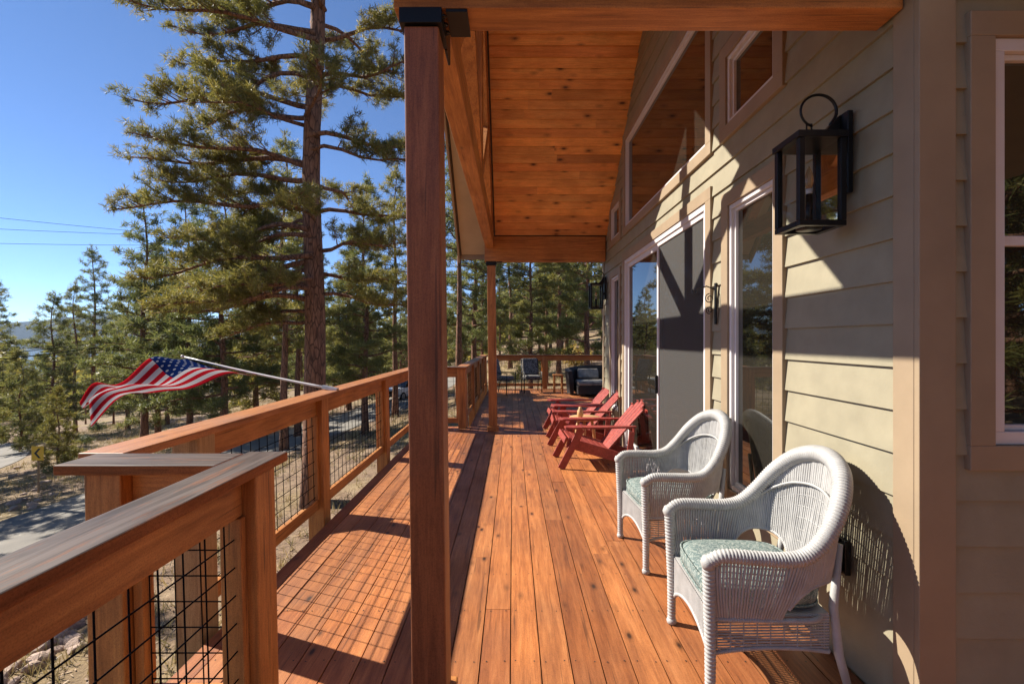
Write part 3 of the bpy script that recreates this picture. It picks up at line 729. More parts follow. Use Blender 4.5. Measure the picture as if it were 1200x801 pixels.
def wicker_chair(name, label):
    t = thing(name, label, 'armchair', (0,0,0), 'white wicker armchairs')
    half = [(-.325,.292,.605),(-.27,.305,.640),(-.15,.315,.640),(-.02,.318,.637),(.07,.318,.660),(.15,.305,.735),(.225,.265,.845),(.285,.185,.935),(.318,.09,.978),(.328,0,.990)]
    full = half + [(x,-y,z) for x,y,z in reversed(half[:-1])]
    rim = even(cr(full, 300), 300)
    m = MB(); wrapped(m, rim, lambda s: .029+.013*math.sin(PI*s)**2, .0135, 14, .15)
    for sg in (1,-1):       # rolled arm fronts
        m.lathe([(.0,-.03),(.022,-.026),(.032,0),(.022,.026),(.0,.03)], (-.325, sg*.292, .605), 14)
    m.build('rim', M['wicker'], t)
    bh = [(-.30,.27,.36),(-.2,.275,.36),(-.05,.275,.36),(.07,.27,.36),(.13,.26,.36),(.17,.225,.36),(.20,.15,.36),(.21,.07,.36),(.213,0,.36)]
    bot = even(cr(bh + [(x,-y,z) for x,y,z in reversed(bh[:-1])], 300), 300)
    # match by arm position: stakes run from rim to seat
    NS = 140; m = MB(); top = even(rim, NS); bt = even(bot, NS)
    def hole(s):                       # opening low down between arm and back
        c, hw = .312, .115
        s_ = min(s, 1-s); q = (s_-c)/hw
        return .17*math.sqrt(1-q*q*abs(q)) if abs(q) < 1 else 0
    surf = []; jr = random.Random(2)
    for i in range(NS):
        s = i/(NS-1); a, b = top[i], bt[i]; h = hole(s)
        f = 1 if not h else max(.0, 1-(h/(a.z-b.z)))
        col = []
        for k in range(7):
            u = f*k/6; p = a.lerp(b, u); bulge = .02*math.sin(PI*u); d = V3((a.x, a.y, 0)).normalized(); col.append(p + d*bulge*.6 + V3((jr.gauss(0,.0006), jr.gauss(0,.0006), 0)))
        surf.append((col, h)); q_ = jr.uniform(.88,1.1); band = math.sin(PI*s)**2 > .25; m.tube(col, [(.0078 if band and k < 2 else .0058)*q_ for k in range(7)], 6, cap=False)
    # weft
    for lev in np.linspace(.06, .97, 11):
        run = []
        for i in range(NS):
            col, h = surf[i]; a, b = top[i], bt[i]; f = 1 if not h else max(0., 1-(h/(a.z-b.z)))
            if lev > f: 
                if len(run) > 2: m.tube(run, .0026, 4, cap=False)
                run = []; continue
            d = V3((a.x,a.y,0)).normalized(); run.append(a.lerp(b, lev) + d*(.012*math.sin(PI*lev) + (.005 if i % 2 else -.005)))
        if len(run) > 2: m.tube(run, .0026, 4, cap=False)
    m.build('woven_shell', M['wicker'], t, fix=False)
    m = MB()                           # braided edge round the openings, front edge of the arms, seat edge
    for half_ in (0,1):
        pts = [surf[i][0][-1] for i in range(NS) if surf[i][1] and (i/(NS-1) < .5) == (half_ == 0)]
        if len(pts) > 3: wrapped(m, pts, .009, .009, 8, .2)
    wrapped(m, bot, .012, .010, 8, .2)
    inner = [top[i].lerp(bt[i], .20*math.sin(PI*(i/(NS-1)-.2)/.6)**.5+.04) + V3((-.012,0,0)) for i in range(int(NS*.2)+2, int(NS*.8)-1)]
    wrapped(m, inner, .0075, .009, 6, .2)
    m.build('braid', M['wicker'], t)
    # seat frame + skirt
    c4 = [(-.30,.27),(.20,.235),(.20,-.235),(-.30,-.27)]
    m = MB(); m.prism(c4, 'z', .345, .375); m.build('seat', M['wicker'], t)
    m = MB()
    def skirt(p, q, arch, vertical):
        p = V3((*p,0)); q = V3((*q,0)); n = int((q-p).length/.016)
        low = lambda s: .150 + arch*math.sin(PI*s)**.7
        if vertical:
            for k in range(n+1):
                s = k/n; a = p.lerp(q, s); m.tube([(a.x,a.y,.37),(a.x,a.y,low(s))], .0060, 6, cap=False)
            for z_ in (.33,.29,.25): m.tube([(p.x,p.y,z_),(q.x,q.y,z_)], .003, 4, cap=False)
        else:
            for k in range(12):
                z_ = .365-.012*k; m.tube([(p.x,p.y,z_),(q.x,q.y,z_)], .0040, 5, cap=False)
            for s in np.linspace(.04,.96,9): a = p.lerp(q,s); m.tube([(a.x,a.y,.37),(a.x,a.y,.235)], .003, 4, cap=False)
        arc = [p.lerp(q, k/20)+V3((0,0,(low(k/20) if vertical else .232-.02*abs(2*k/20-1)**2))) for k in range(21)]
        wrapped(m, arc, .010, .009, 8, .2)
    skirt(c4[3], c4[0], .10, True); skirt(c4[0], c4[1], .1, False); skirt(c4[3], c4[2], .1, False); skirt(c4[2], c4[1], .1, False)
    m.build('skirt', M['wicker'], t, fix=False)
    for sg in (1,-1):
        m = MB(); wrapped(m, [V3(p) for p in ((-.322,sg*.290,.60),(-.318,sg*.285,.45),(-.312,sg*.28,.25),(-.312,sg*.28,.03))], lambda s: .028-.006*s, .017, 12, .2)
        m.lathe([(.012,.0),(.024,.004),(.027,.018),(.02,.035)], (-.312,sg*.28,0), 12); m.build('front_leg', M['wicker'], t)
        m = MB(); m.tube([(.262,sg*.205,.66),(.225,sg*.225,.40),(.24,sg*.238,.2),(.285,sg*.26,.002)], [.014,.018,.018,.015], 10); m.build('back_leg', M['wicker'], t)
    # cushion: rounded block with piping
    m = MB(); nu, nv = 40, 14; vs = []; ax_, ay_, az_ = .255, .245, .058; cx_ = -.055; cz = .438
    def sp(v, e): return math.copysign(abs(v)**e, v)
    for j in range(nv+1):
        ph = -PI/2+PI*j/nv
        for i in range(nu):
            th = 2*PI*i/nu; cr_ = sp(math.cos(ph), .35)
            vs.append((cx_+ax_*cr_*sp(math.cos(th),.42), ay_*cr_*sp(math.sin(th),.42), cz+az_*sp(math.sin(ph),.7)*(1+.12*(1-abs(math.cos(th)*math.cos(ph))))))
    fs = [(j*nu+i, j*nu+(i+1)%nu, (j+1)*nu+(i+1)%nu, (j+1)*nu+i) for j in range(nv) for i in range(nu)]
    m.add(vs, fs, 0, True); cu = m.build('seat_cushion', M['cush'], t)
    m = MB()
    for zz in (.035,-.035):
        ring = [V3((cx_+ax_*.985*sp(math.cos(2*PI*i/60),.42), ay_*.985*sp(math.sin(2*PI*i/60),.42), cz+zz)) for i in range(61)]
        m.tube(ring, .0055, 6, cap=False)
    m.build('piping', M['cush'], cu)
    return t
c1 = wicker_chair('wicker_armchair', 'nearest white wicker armchair, casting its shadow on the corner of the siding')
c2 = copy_tree(c1); c2['label'] = 'second white wicker armchair, standing in front of the tall window behind the nearest one'
c1.location = (1.16, 2.21, 0); c1.rotation_euler = (0,0,R(-3))
c2.location = (1.17, 3.34, 0); c2.rotation_euler = (0,0,R(4))

# ------------------------------------------------------------------ red adirondack chairs and tan table
def adirondack():
    t = thing('adirondack_chair', '', 'deck chair', (0,0,0), 'red adirondack chairs along the house wall')
    hw = .27
    for sg in (1,-1):
        m = MB(); m.plank((-.42, sg*hw, .33), (.52, sg*hw, .05), .025, .13, (0,1,0)); m.build('side_rail', M['red'], t, 0, .004)
        m = MB(); m.plank((-.24, sg*(hw+.026), .50), (-.50, sg*(hw+.026), .003), .025, .09, (0,1,0)); m.build('front_leg', M['red'], t, 0, .004)
        m = MB(); m.plank((.40, sg*(hw+.026), .46), (.36, sg*(hw+.026), .08), .025, .07, (0,1,0)); m.build('rear_support', M['red'], t, 0, .004)
        m = MB(); m.prism([(-.46, sg*.27),(-.40, sg*.22),(.2, sg*.26),(.45, sg*.28),(.45, sg*.33),(.0, sg*.38),(-.36, sg*.385),(-.45, sg*.35)], 'z', .512, .536); m.build('arm', M['red'], t, 0, .004)
    m = MB()
    for k in range(8):
        u = k/7; x = -.43+.52*u; z_ = .385-.155*u+.02*(1-u)**6*0; 
        if k == 0: m.plank((x-.012,-.285,.355),(x-.012,.285,.355), .075, .02, (.35,0,1))
        else: m.plank((x,-.285,z_),(x,.285,z_), .066, .02, (1,0,-.29))
    m.build('seat_slats', M['red'], t, 0, .003)
    m = MB(); hts = [.70,.77,.80,.77,.70]
    d = V3((.60,0,.80)).normalized()
    for k in range(5):
        y = (k-2)*.105; p = V3((.10, y*.85, .20)); q = p + V3((.66,0,.75)).normalized()*hts[k] + V3((0,y*.15,0))
        m.plank(p, q, .088, .02, (0,1,0))
        m.tube([q-V3((.012,0,-.012))*0, q+V3((.66,0,.75)).normalized()*.018], [.044,.030], 12, smooth=False)
    m.build('back_slats', M['red'], t, 0, .003)
    m = MB(); m.plank((.43,-.30,.475),(.43,.30,.475), .06, .022, (0,0,1)); m.plank((.62,-.26,.70),(.62,.26,.70), .05, .02, (0,0,1)); m.build('back_brace', M['red'], t, 0, .003)
    return t
a1 = adirondack()
for i, (x, y, r_, lb) in enumerate(((1.02, 5.80, 2, 'red slatted deck chair nearest the camera, in front of the sliding door'), (1.0, 6.98, -2, 'middle red slatted deck chair, just past the small round table'), (1.02, 7.72, 3, 'farthest red slatted deck chair, partly hidden by the middle one'))):
    o = a1 if i == 0 else copy_tree(a1)
    o.location = (x+.02,y,0); o.rotation_euler = (0,0,R(r_)); o.scale = (.95,.95,.95); o['label'] = lb
t = thing('side_table', 'small round tan wooden table between the red deck chairs', 'table', (1.0,6.40,0))
m = MB(); m.lathe([(.20,.44),(.215,.445),(.215,.465),(.205,.472)], (1.0,6.40,0), 32); m.build('table_top', M['tan'], t)
for k in range(3):
    a_ = 2*PI*k/3+.3; m = MB(); m.tube([(1.0+.10*math.cos(a_),6.40+.10*math.sin(a_),.44),(1.0+.13*math.cos(a_),6.40+.13*math.sin(a_),.3),(1.0+.17*math.cos(a_),6.40+.17*math.sin(a_),.002)], [.018,.026,.013], 10); m.build('leg', M['tan'], t)
m = MB(); m.lathe([(.025,.0),(.045,.03),(.04,.09),(.02,.12),(.022,.14)], (.93,6.36,.4735), 18)
tag(m.build('clay_jug', M['tan']), 'small tan jug standing on the round table between red chairs', 'jug')

# ------------------------------------------------------------------ patio set at the far end
def patio_chair():
    t = thing('patio_chair', '', 'patio chair', (0,0,0), 'dark patio chairs at the far end of the deck')
    m = MB()
    for sx in (-1,1):
        m.tube([(sx*.26,-.25,.003),(sx*.26,-.27,.60),(sx*.26,.22,.60)], .016, 8); m.tube([(sx*.25,.30,.003),(sx*.25,.22,.42),(sx*.25,.36,.95)], .016, 8)
        m.tube([(sx*.25,-.26,.40),(sx*.25,.22,.40)], .014, 8)
    m.tube([(-.25,-.26,.40),(.25,-.26,.40)], .014, 8); m.tube([(-.25,.36,.95),(.25,.36,.95)], .016, 8); m.tube([(-.25,.22,.40),(.25,.22,.40)], .014, 8)
    m.build('frame', M['black'], t)
    m = MB(); m.box(-.235,.235,-.25,.21,.405,.50); m.build('seat_cushion', M['pillow'], t, 0, .035)
    m = MB(); m.plank((0,.20,.50),(0,.33,.98), .46, .10, (1,0,0)); m.build('back_cushion', M['pillow'], t, 0, .035)
    return t
p1 = patio_chair(); p2 = copy_tree(p1)
p1.location = (.55, 13.6, 0); p1.rotation_euler = (0,0,R(8)); p1['label'] = 'dark patio chair with leaf print cushion facing back along the deck'
p2.location = (-.28, 13.2, 0); p2.rotation_euler = (0,0,R(62)); p2['label'] = 'dark patio chair turned sideways in the far corner by the railing'
t = thing('wicker_sofa', 'dark rounded wicker sofa with grey cushions at the far end', 'sofa', (2.55,12.9,0))
m = MB(); 
sv = []; n_ = 28
for i in range(n_+1):
    a_ = R(-20)+R(220)*i/n_
    for r_, z_ in ((.85,.05),(.88,.40),(.90,.66),(.80,.68),(.76,.40),(.76,.05)): sv.append((2.55+r_*1.2*math.cos(a_), 12.9+r_*.75*math.sin(a_)+.1, z_+(.12*math.sin(PI*i/n_) if z_ > .6 else 0)))
m.add(sv, [(i*6+k, i*6+(k+1)%6, (i+1)*6+(k+1)%6, (i+1)*6+k) for i in range(n_) for k in range(6)] + [tuple(range(6)), tuple(n_*6+k for k in reversed(range(6)))], 0, False)
m.build('back', M['dwicker'], t)
m = MB(); m.box(1.76,3.34,12.45,13.25,.05,.30); m.build('base', M['dwicker'], t, 0, .03)
for k in range(2):
    m = MB(); m.box(1.78+.78*k,2.55+.78*k,12.42,13.15,.302,.42); m.build('seat_cushion', M['greycush'], t, 0, .04)
    m = MB(); m.plank((2.16+.78*k,13.21,.43),(2.16+.78*k,13.35,.70), .60, .13, (1,0,0)); m.build('back_cushion', M['greycush'], t, 0, .04)
t = thing('planter_stand', 'square brown wooden stand beside the dark wicker sofa', 'stand', (1.4,13.4,0))
m = MB(); m.box(1.16,1.46,13.2,13.5,.50,.54); m.build('top', M['wx'], t, 0, .004)
for xa,ya in ((1.18,13.22),(1.40,13.22),(1.18,13.44),(1.40,13.44)):
    m = MB(); m.box(xa,xa+.045,ya,ya+.045,.002,.499); m.build('leg', M['wz'], t, 0, .003)

# ------------------------------------------------------------------ flag on its pole
fp = thing('flag_pole', 'slim white pole sticking out from the long railing over the slope', 'flag pole', px(388,455,4.32))
A0 = px(392,456,4.30); A1 = px(214,417.5,4.75)
m = MB(); m.tube([A0.lerp(A1,k/8)+V3((0,0,-.012*math.sin(PI*k/8))) for k in range(9)], [.0125-.004*k/8 for k in range(9)], 10); m.build('shaft', M['white'], fp)
m = MB(); m.lathe([(.0,-.018),(.014,-.012),(.018,0),(.014,.012),(0,.018)], A1, 14); m.build('finial', M['white'], fp)
m = MB(); m.plank(A0.lerp(A1,-.02), A0.lerp(A1,.07), .035, .035, (0,0,1)); m.build('socket', M['steel'], fp, 0, .004)
ns, nf = 40, 64; V = []; UV = []
E = [px(90,477,3.9), px(100,489,3.62)]        # fly corners (canton side, far stripe side)
h0 = A1.lerp(A0, .03); h1 = A1.lerp(A0, .53)
h0 = h0+V3((0,0,-.012)); h1 = h1+V3((0,0,-.03))
for i in range(ns+1):
    s = i/ns
    for j in range(nf+1):
        t_ = j/nf
        hp = h0.lerp(h1, s) + V3((0,0,-.03*math.sin(PI*s)))
        ep = E[0].lerp(E[1], s)
        p = hp.lerp(ep, t_)
        wv = .075*math.sin(t_*9.5 - 1.2 + s*1.6)*min(1, t_*2.2) + .035*math.sin(t_*17+s*5+.7)*t_ + .04*math.sin(s*9+t_*3)*t_
        p = p + V3((.05*math.sin(t_*7+s*2)*t_, .04*math.sin(t_*6.+s)*t_, wv + .11*math.sin(PI*t_)))
        V.append(p); UV.append((s, t_))
F_ = [(i*(nf+1)+j, i*(nf+1)+j+1, (i+1)*(nf+1)+j+1, (i+1)*(nf+1)+j) for i in range(ns) for j in range(nf)]
me = bpy.data.meshes.new('flag'); me.from_pydata([tuple(v) for v in V], [], F_); me.materials.append(M['flag'])
uvl = me.uv_layers.new(name='UVMap'); 
for li, l_ in enumerate(me.loops): uvl.data[li].uv = UV[l_.vertex_index]
me.polygons.foreach_set('use_smooth', [True]*len(F_)); me.update()
fl = bpy.data.objects.new('flag', me); C.objects.link(fl); tag(fl, 'red white and blue striped flag with stars blowing from the pole', 'flag')
sm = fl.modifiers.new('thick','SOLIDIFY'); sm.thickness = .002

# ------------------------------------------------------------------ trees
def pine(name_seed, H, base, spread, r0, n_limb, dens, blade, bw, nb, mat, limbs=None, taper=.25, wob=.15, droop=.25, sub=1., dirw=.6):
    """returns (trunk verts/faces, crown V,F): trunk with limbs and twigs, tufts of needles in the volume"""
    rg = np.random.default_rng(name_seed); rp = random.Random(name_seed)
    mb = MB(); nseg = 14
    tp = [V3((wob*math.sin(k*.9+name_seed)*k/nseg, wob*math.cos(k*.7+name_seed)*k/nseg, H*k/nseg-.4*(k==0))) for k in range(nseg+1)]
    trr = [r0*(1-(1-taper*.3)*(k/nseg)**.9) + (r0*.25 if k == 0 else 0) for k in range(nseg+1)]
    mb.tube(tp, trr, 12)
    def at(z): 
        u = max(0, min(nseg-1e-3, z/H*nseg)); k = int(u); return tp[k].lerp(tp[k+1], u-k), trr[k]*(1-(u-k))+trr[k+1]*(u-k)
    cen = []; drs = []
    if limbs is None:
        limbs = []
        for k in range(n_limb):
            u = (k+.5*rp.random())/n_limb; z_ = base+(H*.97-base)*u
            ln = spread*(1-u)**.65*(.55+.6*rp.random())*min(1, .55+u*4)
            limbs.append((z_, k*2.4+rp.uniform(-.5,.5), ln, rp.uniform(.0,.35)+.35*u))
    for z_, az, ln, rise in limbs:
        p0, rt = at(z_); d = V3((math.cos(az), math.sin(az), 0)); sd = V3((-d.y, d.x, 0)); n = max(5, int(ln/.45)); pts = []
        cv = rp.uniform(-.18,.18)
        for k in range(n+1):
            u = k/n; pts.append(p0 + d*(ln*u) + sd*(ln*cv*u*u + .06*ln*math.sin(u*5+z_)) + V3((0,0, ln*(rise*u - droop*u*u + .10*u**4 + .025*math.sin(u*9+z_*3)))))
        rl = min(rt*.5, .02+.016*ln)
        mb.tube(pts, [max(.008, rl*(1-.85*k/n)) for k in range(n+1)], 6)
        nsub = max(3, int(ln*3.0*sub))
        for q in range(nsub):
            u = .22+.78*(q+rp.random())/nsub; k = min(n-1, int(u*n)); b = pts[k].lerp(pts[k+1], u*n-k)
            sl = (.30+.34*ln*(1-u)*.9)*rp.uniform(.6,1.2); ang = rp.choice((-1,1))*rp.uniform(.4,1.1)
            dd = (d*math.cos(ang)+sd*math.sin(ang)+V3((0,0,rp.uniform(-.25,.55)))).normalized()
            tip = b+dd*sl+V3((0,0,.08*sl)); md = b.lerp(tip,.55)+V3((0,0,-.06*sl)); mb.tube([b, md, tip], [.012+.003*ln, .009, .005], 4, cap=False)
            nt_ = max(2, int(sl*dens))
            for e in range(nt_):
                f = .3+.7*(e+rp.random())/nt_; c = b.lerp(tip, f)+V3((rp.gauss(0,.09),rp.gauss(0,.09),rp.gauss(.03,.08))); cen.append(c); drs.append((dd+V3((0,0,.5))).normalized())
        cen.append(pts[-1]); drs.append(d)
    for q in range(int(6*dens/4)):       # leader
        c, _ = at(H*(.93+.07*q/(6*dens/4))); cen.append(c+V3((rp.gauss(0,.15),rp.gauss(0,.15),0))); drs.append(V3((0,0,1)))
    cen = np.array([tuple(c) for c in cen]); drs = np.array([tuple(c) for c in drs])
    nC = len(cen); c = np.repeat(cen, nb, 0); dv = rg.normal(size=(nC*nb,3)); dv /= np.linalg.norm(dv,axis=1,keepdims=True)
    dv = dv + dirw*np.repeat(drs, nb, 0); dv /= np.linalg.norm(dv,axis=1,keepdims=True)
    sd = np.cross(dv, rg.normal(size=dv.shape)); sd /= np.linalg.norm(sd,axis=1,keepdims=True)
    ln = blade*rg.uniform(.65,1.2,(nC*nb,1)); c = c + rg.normal(0, blade*.18, c.shape)
    Vv = np.stack([c - sd*bw*.5, c + sd*bw*.5, c+dv*ln*.75+sd*bw*.5, c+dv*ln], 1).reshape(-1,3)
    Ff = np.arange(nC*nb*4).reshape(-1,4)
    return mb, Vv, Ff
def tree_thing(name, label, group, pr, mat, loc, cat='tree'):
    t = thing(name, label, cat, (0,0,0), group); mb, Vv, Ff = pr
    mb.build('trunk', M['bark'], t, fix=False); np_mesh('crown', Vv, Ff, mat, t); t.location = loc; return t

# the big foreground pine, limbs read off the photograph (start y, length, direction, rise)
rp = random.Random(11); BX, BY = px(368,0,13.6).x, 13.6; bz = gzf(BX,BY)
def hz(y): return CAMH-(y-398)*BY/F - bz
LB = []
for y, az, ln, rise in ((-60,170,3.6,.3),(-70,20,3.2,.3),(-30,200,4.6,.25),(-10,345,4.2,.22),(12,178,5.2,.22),(40,186,4.6,.12),(38,10,4.0,.18),(52,215,5.0,.05),(88,352,3.8,-.02),(92,172,4.4,.02),(98,20,3.4,.08),
        (120,190,5.0,-.06),(150,230,3.2,.0),(165,5,4.2,.05),(178,350,3.4,-.10),(188,176,5.2,.02),(192,205,4.6,.08),(225,170,3.0,.12),(236,186,5.6,.0),(250,15,3.6,.1),(262,150,3.2,.1),(275,188,3.8,-.12),(292,340,3.4,.05),(300,205,4.8,-.10),(318,182,3.4,-.15),(322,20,3.0,.0),(340,230,4.2,-.12),(-110,100,3,.4),(-130,220,3,.4),(-150,330,2.8,.4),(-120,280,3.4,.3),(10,275,4.0,.2),(335,175,3.8,-.10),(350,205,4.4,-.06),(362,160,3.4,-.12),(345,10,3.2,-.06),(375,190,3.0,-.1),(330,250,3.6,-.1),(310,172,4.6,-.05),(268,178,4.8,.0),(208,182,4.9,.05),(135,178,4.4,.04),(75,175,4.6,.1),(70,110,3.8,.1),(140,290,3.6,.1),(215,80,3.5,.1),(260,285,3.0,.05),(20,75,4,.2)):
    LB.append((hz(y), R(az), ln*.92, rise+.08))
pr = pine(11, hz(-170), 3, 4, .34, 0, 15, .17, .015, 22, M['needle'], limbs=LB, taper=1.6, wob=.12, droop=.26, sub=2.0)
tree_thing('pine_tree', 'tallest nearest pine with thick red brown trunk and long drooping limbs', 'pine trees around the house', pr, M['needle'], (BX,BY,bz))

# prototypes for the others
def protos():
    out = []
    for sd_, H, b_, sp_, r0, nl in ((21,17,2.6,3.6,.24,64),(22,19,6.0,3.2,.25,56),(23,14,1.2,3.4,.20,66),(24,9,.3,2.4,.12,60),(25,16,1.8,3.1,.21,72),(26,18,8.0,2.6,.23,44),(27,15,2.0,4.0,.22,50)):
        out.append((H, pine(sd_, H, b_, sp_, r0, nl, 8.0, .34, .036, 12, M['needle2'], wob=.2, sub=1.45)))
    return out
PR = protos(); first = {}
GRP = 'pine trees around the house'
def plant(x, Y, k, H, label, rot=None, z=None):
    X = (x-601)*Y/F; zz = gzf(X,Y) if z is None else z
    if k not in first:
        o = tree_thing('pine_tree', label, GRP, PR[k][1], M['needle2'], (X,Y,zz)); first[k] = o
    else:
        o = copy_tree(first[k]); o['label'] = label; o['group'] = GRP
    s = H/PR[k][0]; o.location = (X,Y,zz); o.scale = (s,s,s); o.rotation_euler = (0,0, random.uniform(0,6.28) if rot is None else rot)
named = [ # px x, distance, proto, height, label
 (110, 52, 1, 20.5, 'tall dark open pine standing alone against the sky left of the forest'),
 (-8, 46, 0, 16.5, 'pine cut by the left picture edge under the power lines'),
 (62, 42, 2, 13.5, 'bushy pine left of the flag, in front of the lake'),
 (88, 47, 5, 15.5, 'slim pine just left of the tall dark open pine'),
 (150, 44, 4, 15.0, 'slim pine just right of the tall dark open pine'),
 (68, 25.5, 3, 4.6, 'young bushy pine right behind the yellow road sign'),
 (24, 36, 3, 8.0, 'small young pine beside the road on the left'),
 (185, 34, 2, 14.5, 'pine rising behind the tip of the flag pole'),
 (222, 29, 4, 16.0, 'full green pine above the flag, left of the big trunk'),
 (262, 27, 6, 16.0, 'tall pine with dense crown directly left of the big trunk'),
 (333, 23, 1, 16.0, 'pine with bare lower trunk standing just left of the thick trunk'),
 (349, 27, 1, 15.0, 'pine with bare reddish trunk half hidden by the thick trunk'),
 (300, 36, 2, 16.5, 'pine in the middle distance under the big pine limbs'),
 (428, 25, 0, 14.0, 'pine right of the thick trunk behind the railing'),
 (463, 30, 5, 16.5, 'pine beside the near porch post, above the parked car'),
 (408, 40, 6, 15.0, 'pine farther back between thick trunk and porch post'),
 (538, 31, 5, 20.0, 'pine seen just right of the near porch post'),
 (556, 38, 0, 19.0, 'pine seen left of the far porch post'),
 (622, 27, 4, 12.0, 'bright green pine above the middle of the end railing'),
 (598, 44, 5, 18.0, 'thin pine right of the far porch post'),
 (655, 34, 1, 15.5, 'dark thin pine behind the end railing post'),
 (688, 28, 6, 14.0, 'full green pine near the far lantern'),
 (664, 45, 2, 16.0, 'pine deep behind the end railing'),
 (640, 50, 4, 16.0, 'pine far behind the end railing, in the gap above the patio chair')]
for a in named: plant(*a)
rb = random.Random(9)
for k in range(98):
    if k < 40: x, Y = rb.uniform(150, 720), rb.uniform(48, 105)
    elif k < 80: x, Y = rb.uniform(-60, 400), rb.uniform(42, 110)
    else: x, Y = rb.uniform(480, 1000), rb.uniform(58, 95)
    X = (x-601)*Y/F
    if on_road(X, Y) or (175 < x < 345 and Y < 72): continue
    plant(x, Y, rb.choice((0,1,2,4,5,6)), rb.uniform(11,16) if x > 160 else rb.uniform(6.5,9.5), 'pine of the forest behind the nearer trees')
# trees to the left and behind, seen in window reflections and throwing shade over the driveway
for X, Y, k, H in ((-24,30,0,17),(-13.5,38,2,13),(-33,44,0,14),(-19.5,12.5,1,13),(-25,19.5,0,15),(-28,16,4,14),(-31,25,2,13)):
    plant(601+X*F/Y, Y, k, H, {-24:'pine between the two roads left of the flag',-13.5:'pine on the far side of the driveway near the car',-33:'pine beyond the road on the left slope',-19.5:'pine at the left picture edge beside the asphalt',-25:'pine shading the driveway from the left',-28:'pine left of the driveway near the road bend',-31:'pine by the road left of the yellow sign'}[X])

for k, (X, Y, pk, H) in enumerate(((-9,-13,0,15),(-3,-17,2,14),(3.5,-15,4,16),(9,-18,0,15),(-14,-20,1,17),(15,-20,2,15),(0,-26,1,18),(7,-28,0,17),(-8,-28,4,16),(20,-26,0,17),(-20,-12,2,13),(-26,-2,0,15),(11,-7,2,14),(14,-10,4,15),(18,-13,0,16),(16,-6,6,13),(22,-9,2,14),(13,-4,4,12),(26,-16,0,17))):
    plant(601+X*F/Y, Y, pk, H, 'pine behind the viewer, mirrored in the double hung window')
# far forest on the slopes down to the lake: a mass nobody could count
rg = np.random.default_rng(31); P_ = []
while len(P_) < 2600:
    a = rg.uniform(R(-75), R(40)); d = rg.uniform(95, 420)**1.0; x, y = d*math.sin(a), d*math.cos(a)
    if x < -325: continue
    P_.append((x, y, float(gz(x, y))))
P_ = np.array(P_); nq = 70; hh = rg.uniform(7, 15, (len(P_),1)); u = rg.uniform(.05,1,(len(P_),nq)); ang = rg.uniform(0,6.28,u.shape); rad = hh*.23*(1-u)**.8*rg.uniform(.3,1.1,u.shape)+.1
c = np.stack([P_[:,:1]+rad*np.cos(ang), P_[:,1:2]+rad*np.sin(ang), P_[:,2:]+hh*u],-1).reshape(-1,3)
d = np.stack([np.cos(ang), np.sin(ang), rg.uniform(-.5,.4,u.shape)],-1).reshape(-1,3); sd = np.cross(d, rg.normal(size=d.shape)); sd /= np.linalg.norm(sd,axis=1,keepdims=True); sd *= .55; d = d*1.3
tag(np_mesh('forest', np.stack([c-sd*.6,c+sd*.6,c+d+sd*.3,c+d*1.3-sd*.3],1).reshape(-1,3), np.arange(len(c)*4).reshape(-1,4), M['needle2']), 'distant pine forest covering the slope down to the lake', 'forest', kind='stuff')

# shrubs, rocks, grass
def shrub_proto(seed, n, r, h, lf, mat):
    rg = np.random.default_rng(seed); u = rg.normal(size=(n,3)); u /= np.linalg.norm(u,axis=1,keepdims=True)
    rad = rg.uniform(.35,1,(n,1))**.6 * (1+.25*np.sin(u[:,:1]*5+seed)+.2*np.cos(u[:,1:2]*7))
    c = u*rad*np.array([r,r,h*.5]) + np.array([0,0,h*.48]); c[:,2] = np.abs(c[:,2])
    d = rg.normal(size=(n,3)); d /= np.linalg.norm(d,axis=1,keepdims=True); s = np.cross(d, u); s /= np.linalg.norm(s,axis=1,keepdims=True)+1e-9
    l = lf*rg.uniform(.6,1.3,(n,1)); Vv = np.stack([c, c+d*l*.5+s*l*.3, c+d*l, c+d*l*.5-s*l*.3],1).reshape(-1,3); return Vv, np.arange(n*4).reshape(-1,4)
SP = [shrub_proto(s, 1500, .6, .8, .085, None) for s in (1,2)]
sh0 = None
for i, (x, y_, s, yel) in enumerate(((115,505,1.3,0),(100,520,1.0,0),(210,488,1.1,0),(250,492,.9,0),(300,487,1.2,0),(330,482,1.0,0),(60,555,.7,0),(440,462,1.5,0),(555,445,1.6,0),(675,415,2.6,1),(235,470,1.0,0),(170,500,.8,0),(82,540,1.1,0),(30,500,1.6,0))):
    q = (y_-398)/F; X_ = None
    for Y in np.arange(6, 120, .25):
        X = (x-601)*Y/F
        if CAMH-q*Y < gzf(X,Y): break
    if yel: Y = 40.; X = (x-601)*Y/F
    lab = ('yellowing shrub behind the end railing of the deck' if yel else 'low green shrub on the dry slope beyond the railing')
    t = thing('shrub', lab, 'shrub', (0,0,0), None if yel else 'low shrubs on the dry slope')
    np_mesh('foliage', SP[i%2][0], SP[i%2][1], M['yellow'] if yel else M['shrub'], t)
    m = MB()
    for k in range(5): a_ = k*1.3; m.tube([(0,0,-.05),(.15*math.cos(a_),.15*math.sin(a_),.25),(.3*math.cos(a_),.3*math.sin(a_),.5)], [.02,.014,.006], 5)
    m.build('stems', M['bark'], t, fix=False)
    t.location = (X, Y, gzf(X,Y)-.03); t.scale = (s,s,s*.9); t.rotation_euler = (0,0,i*1.1)
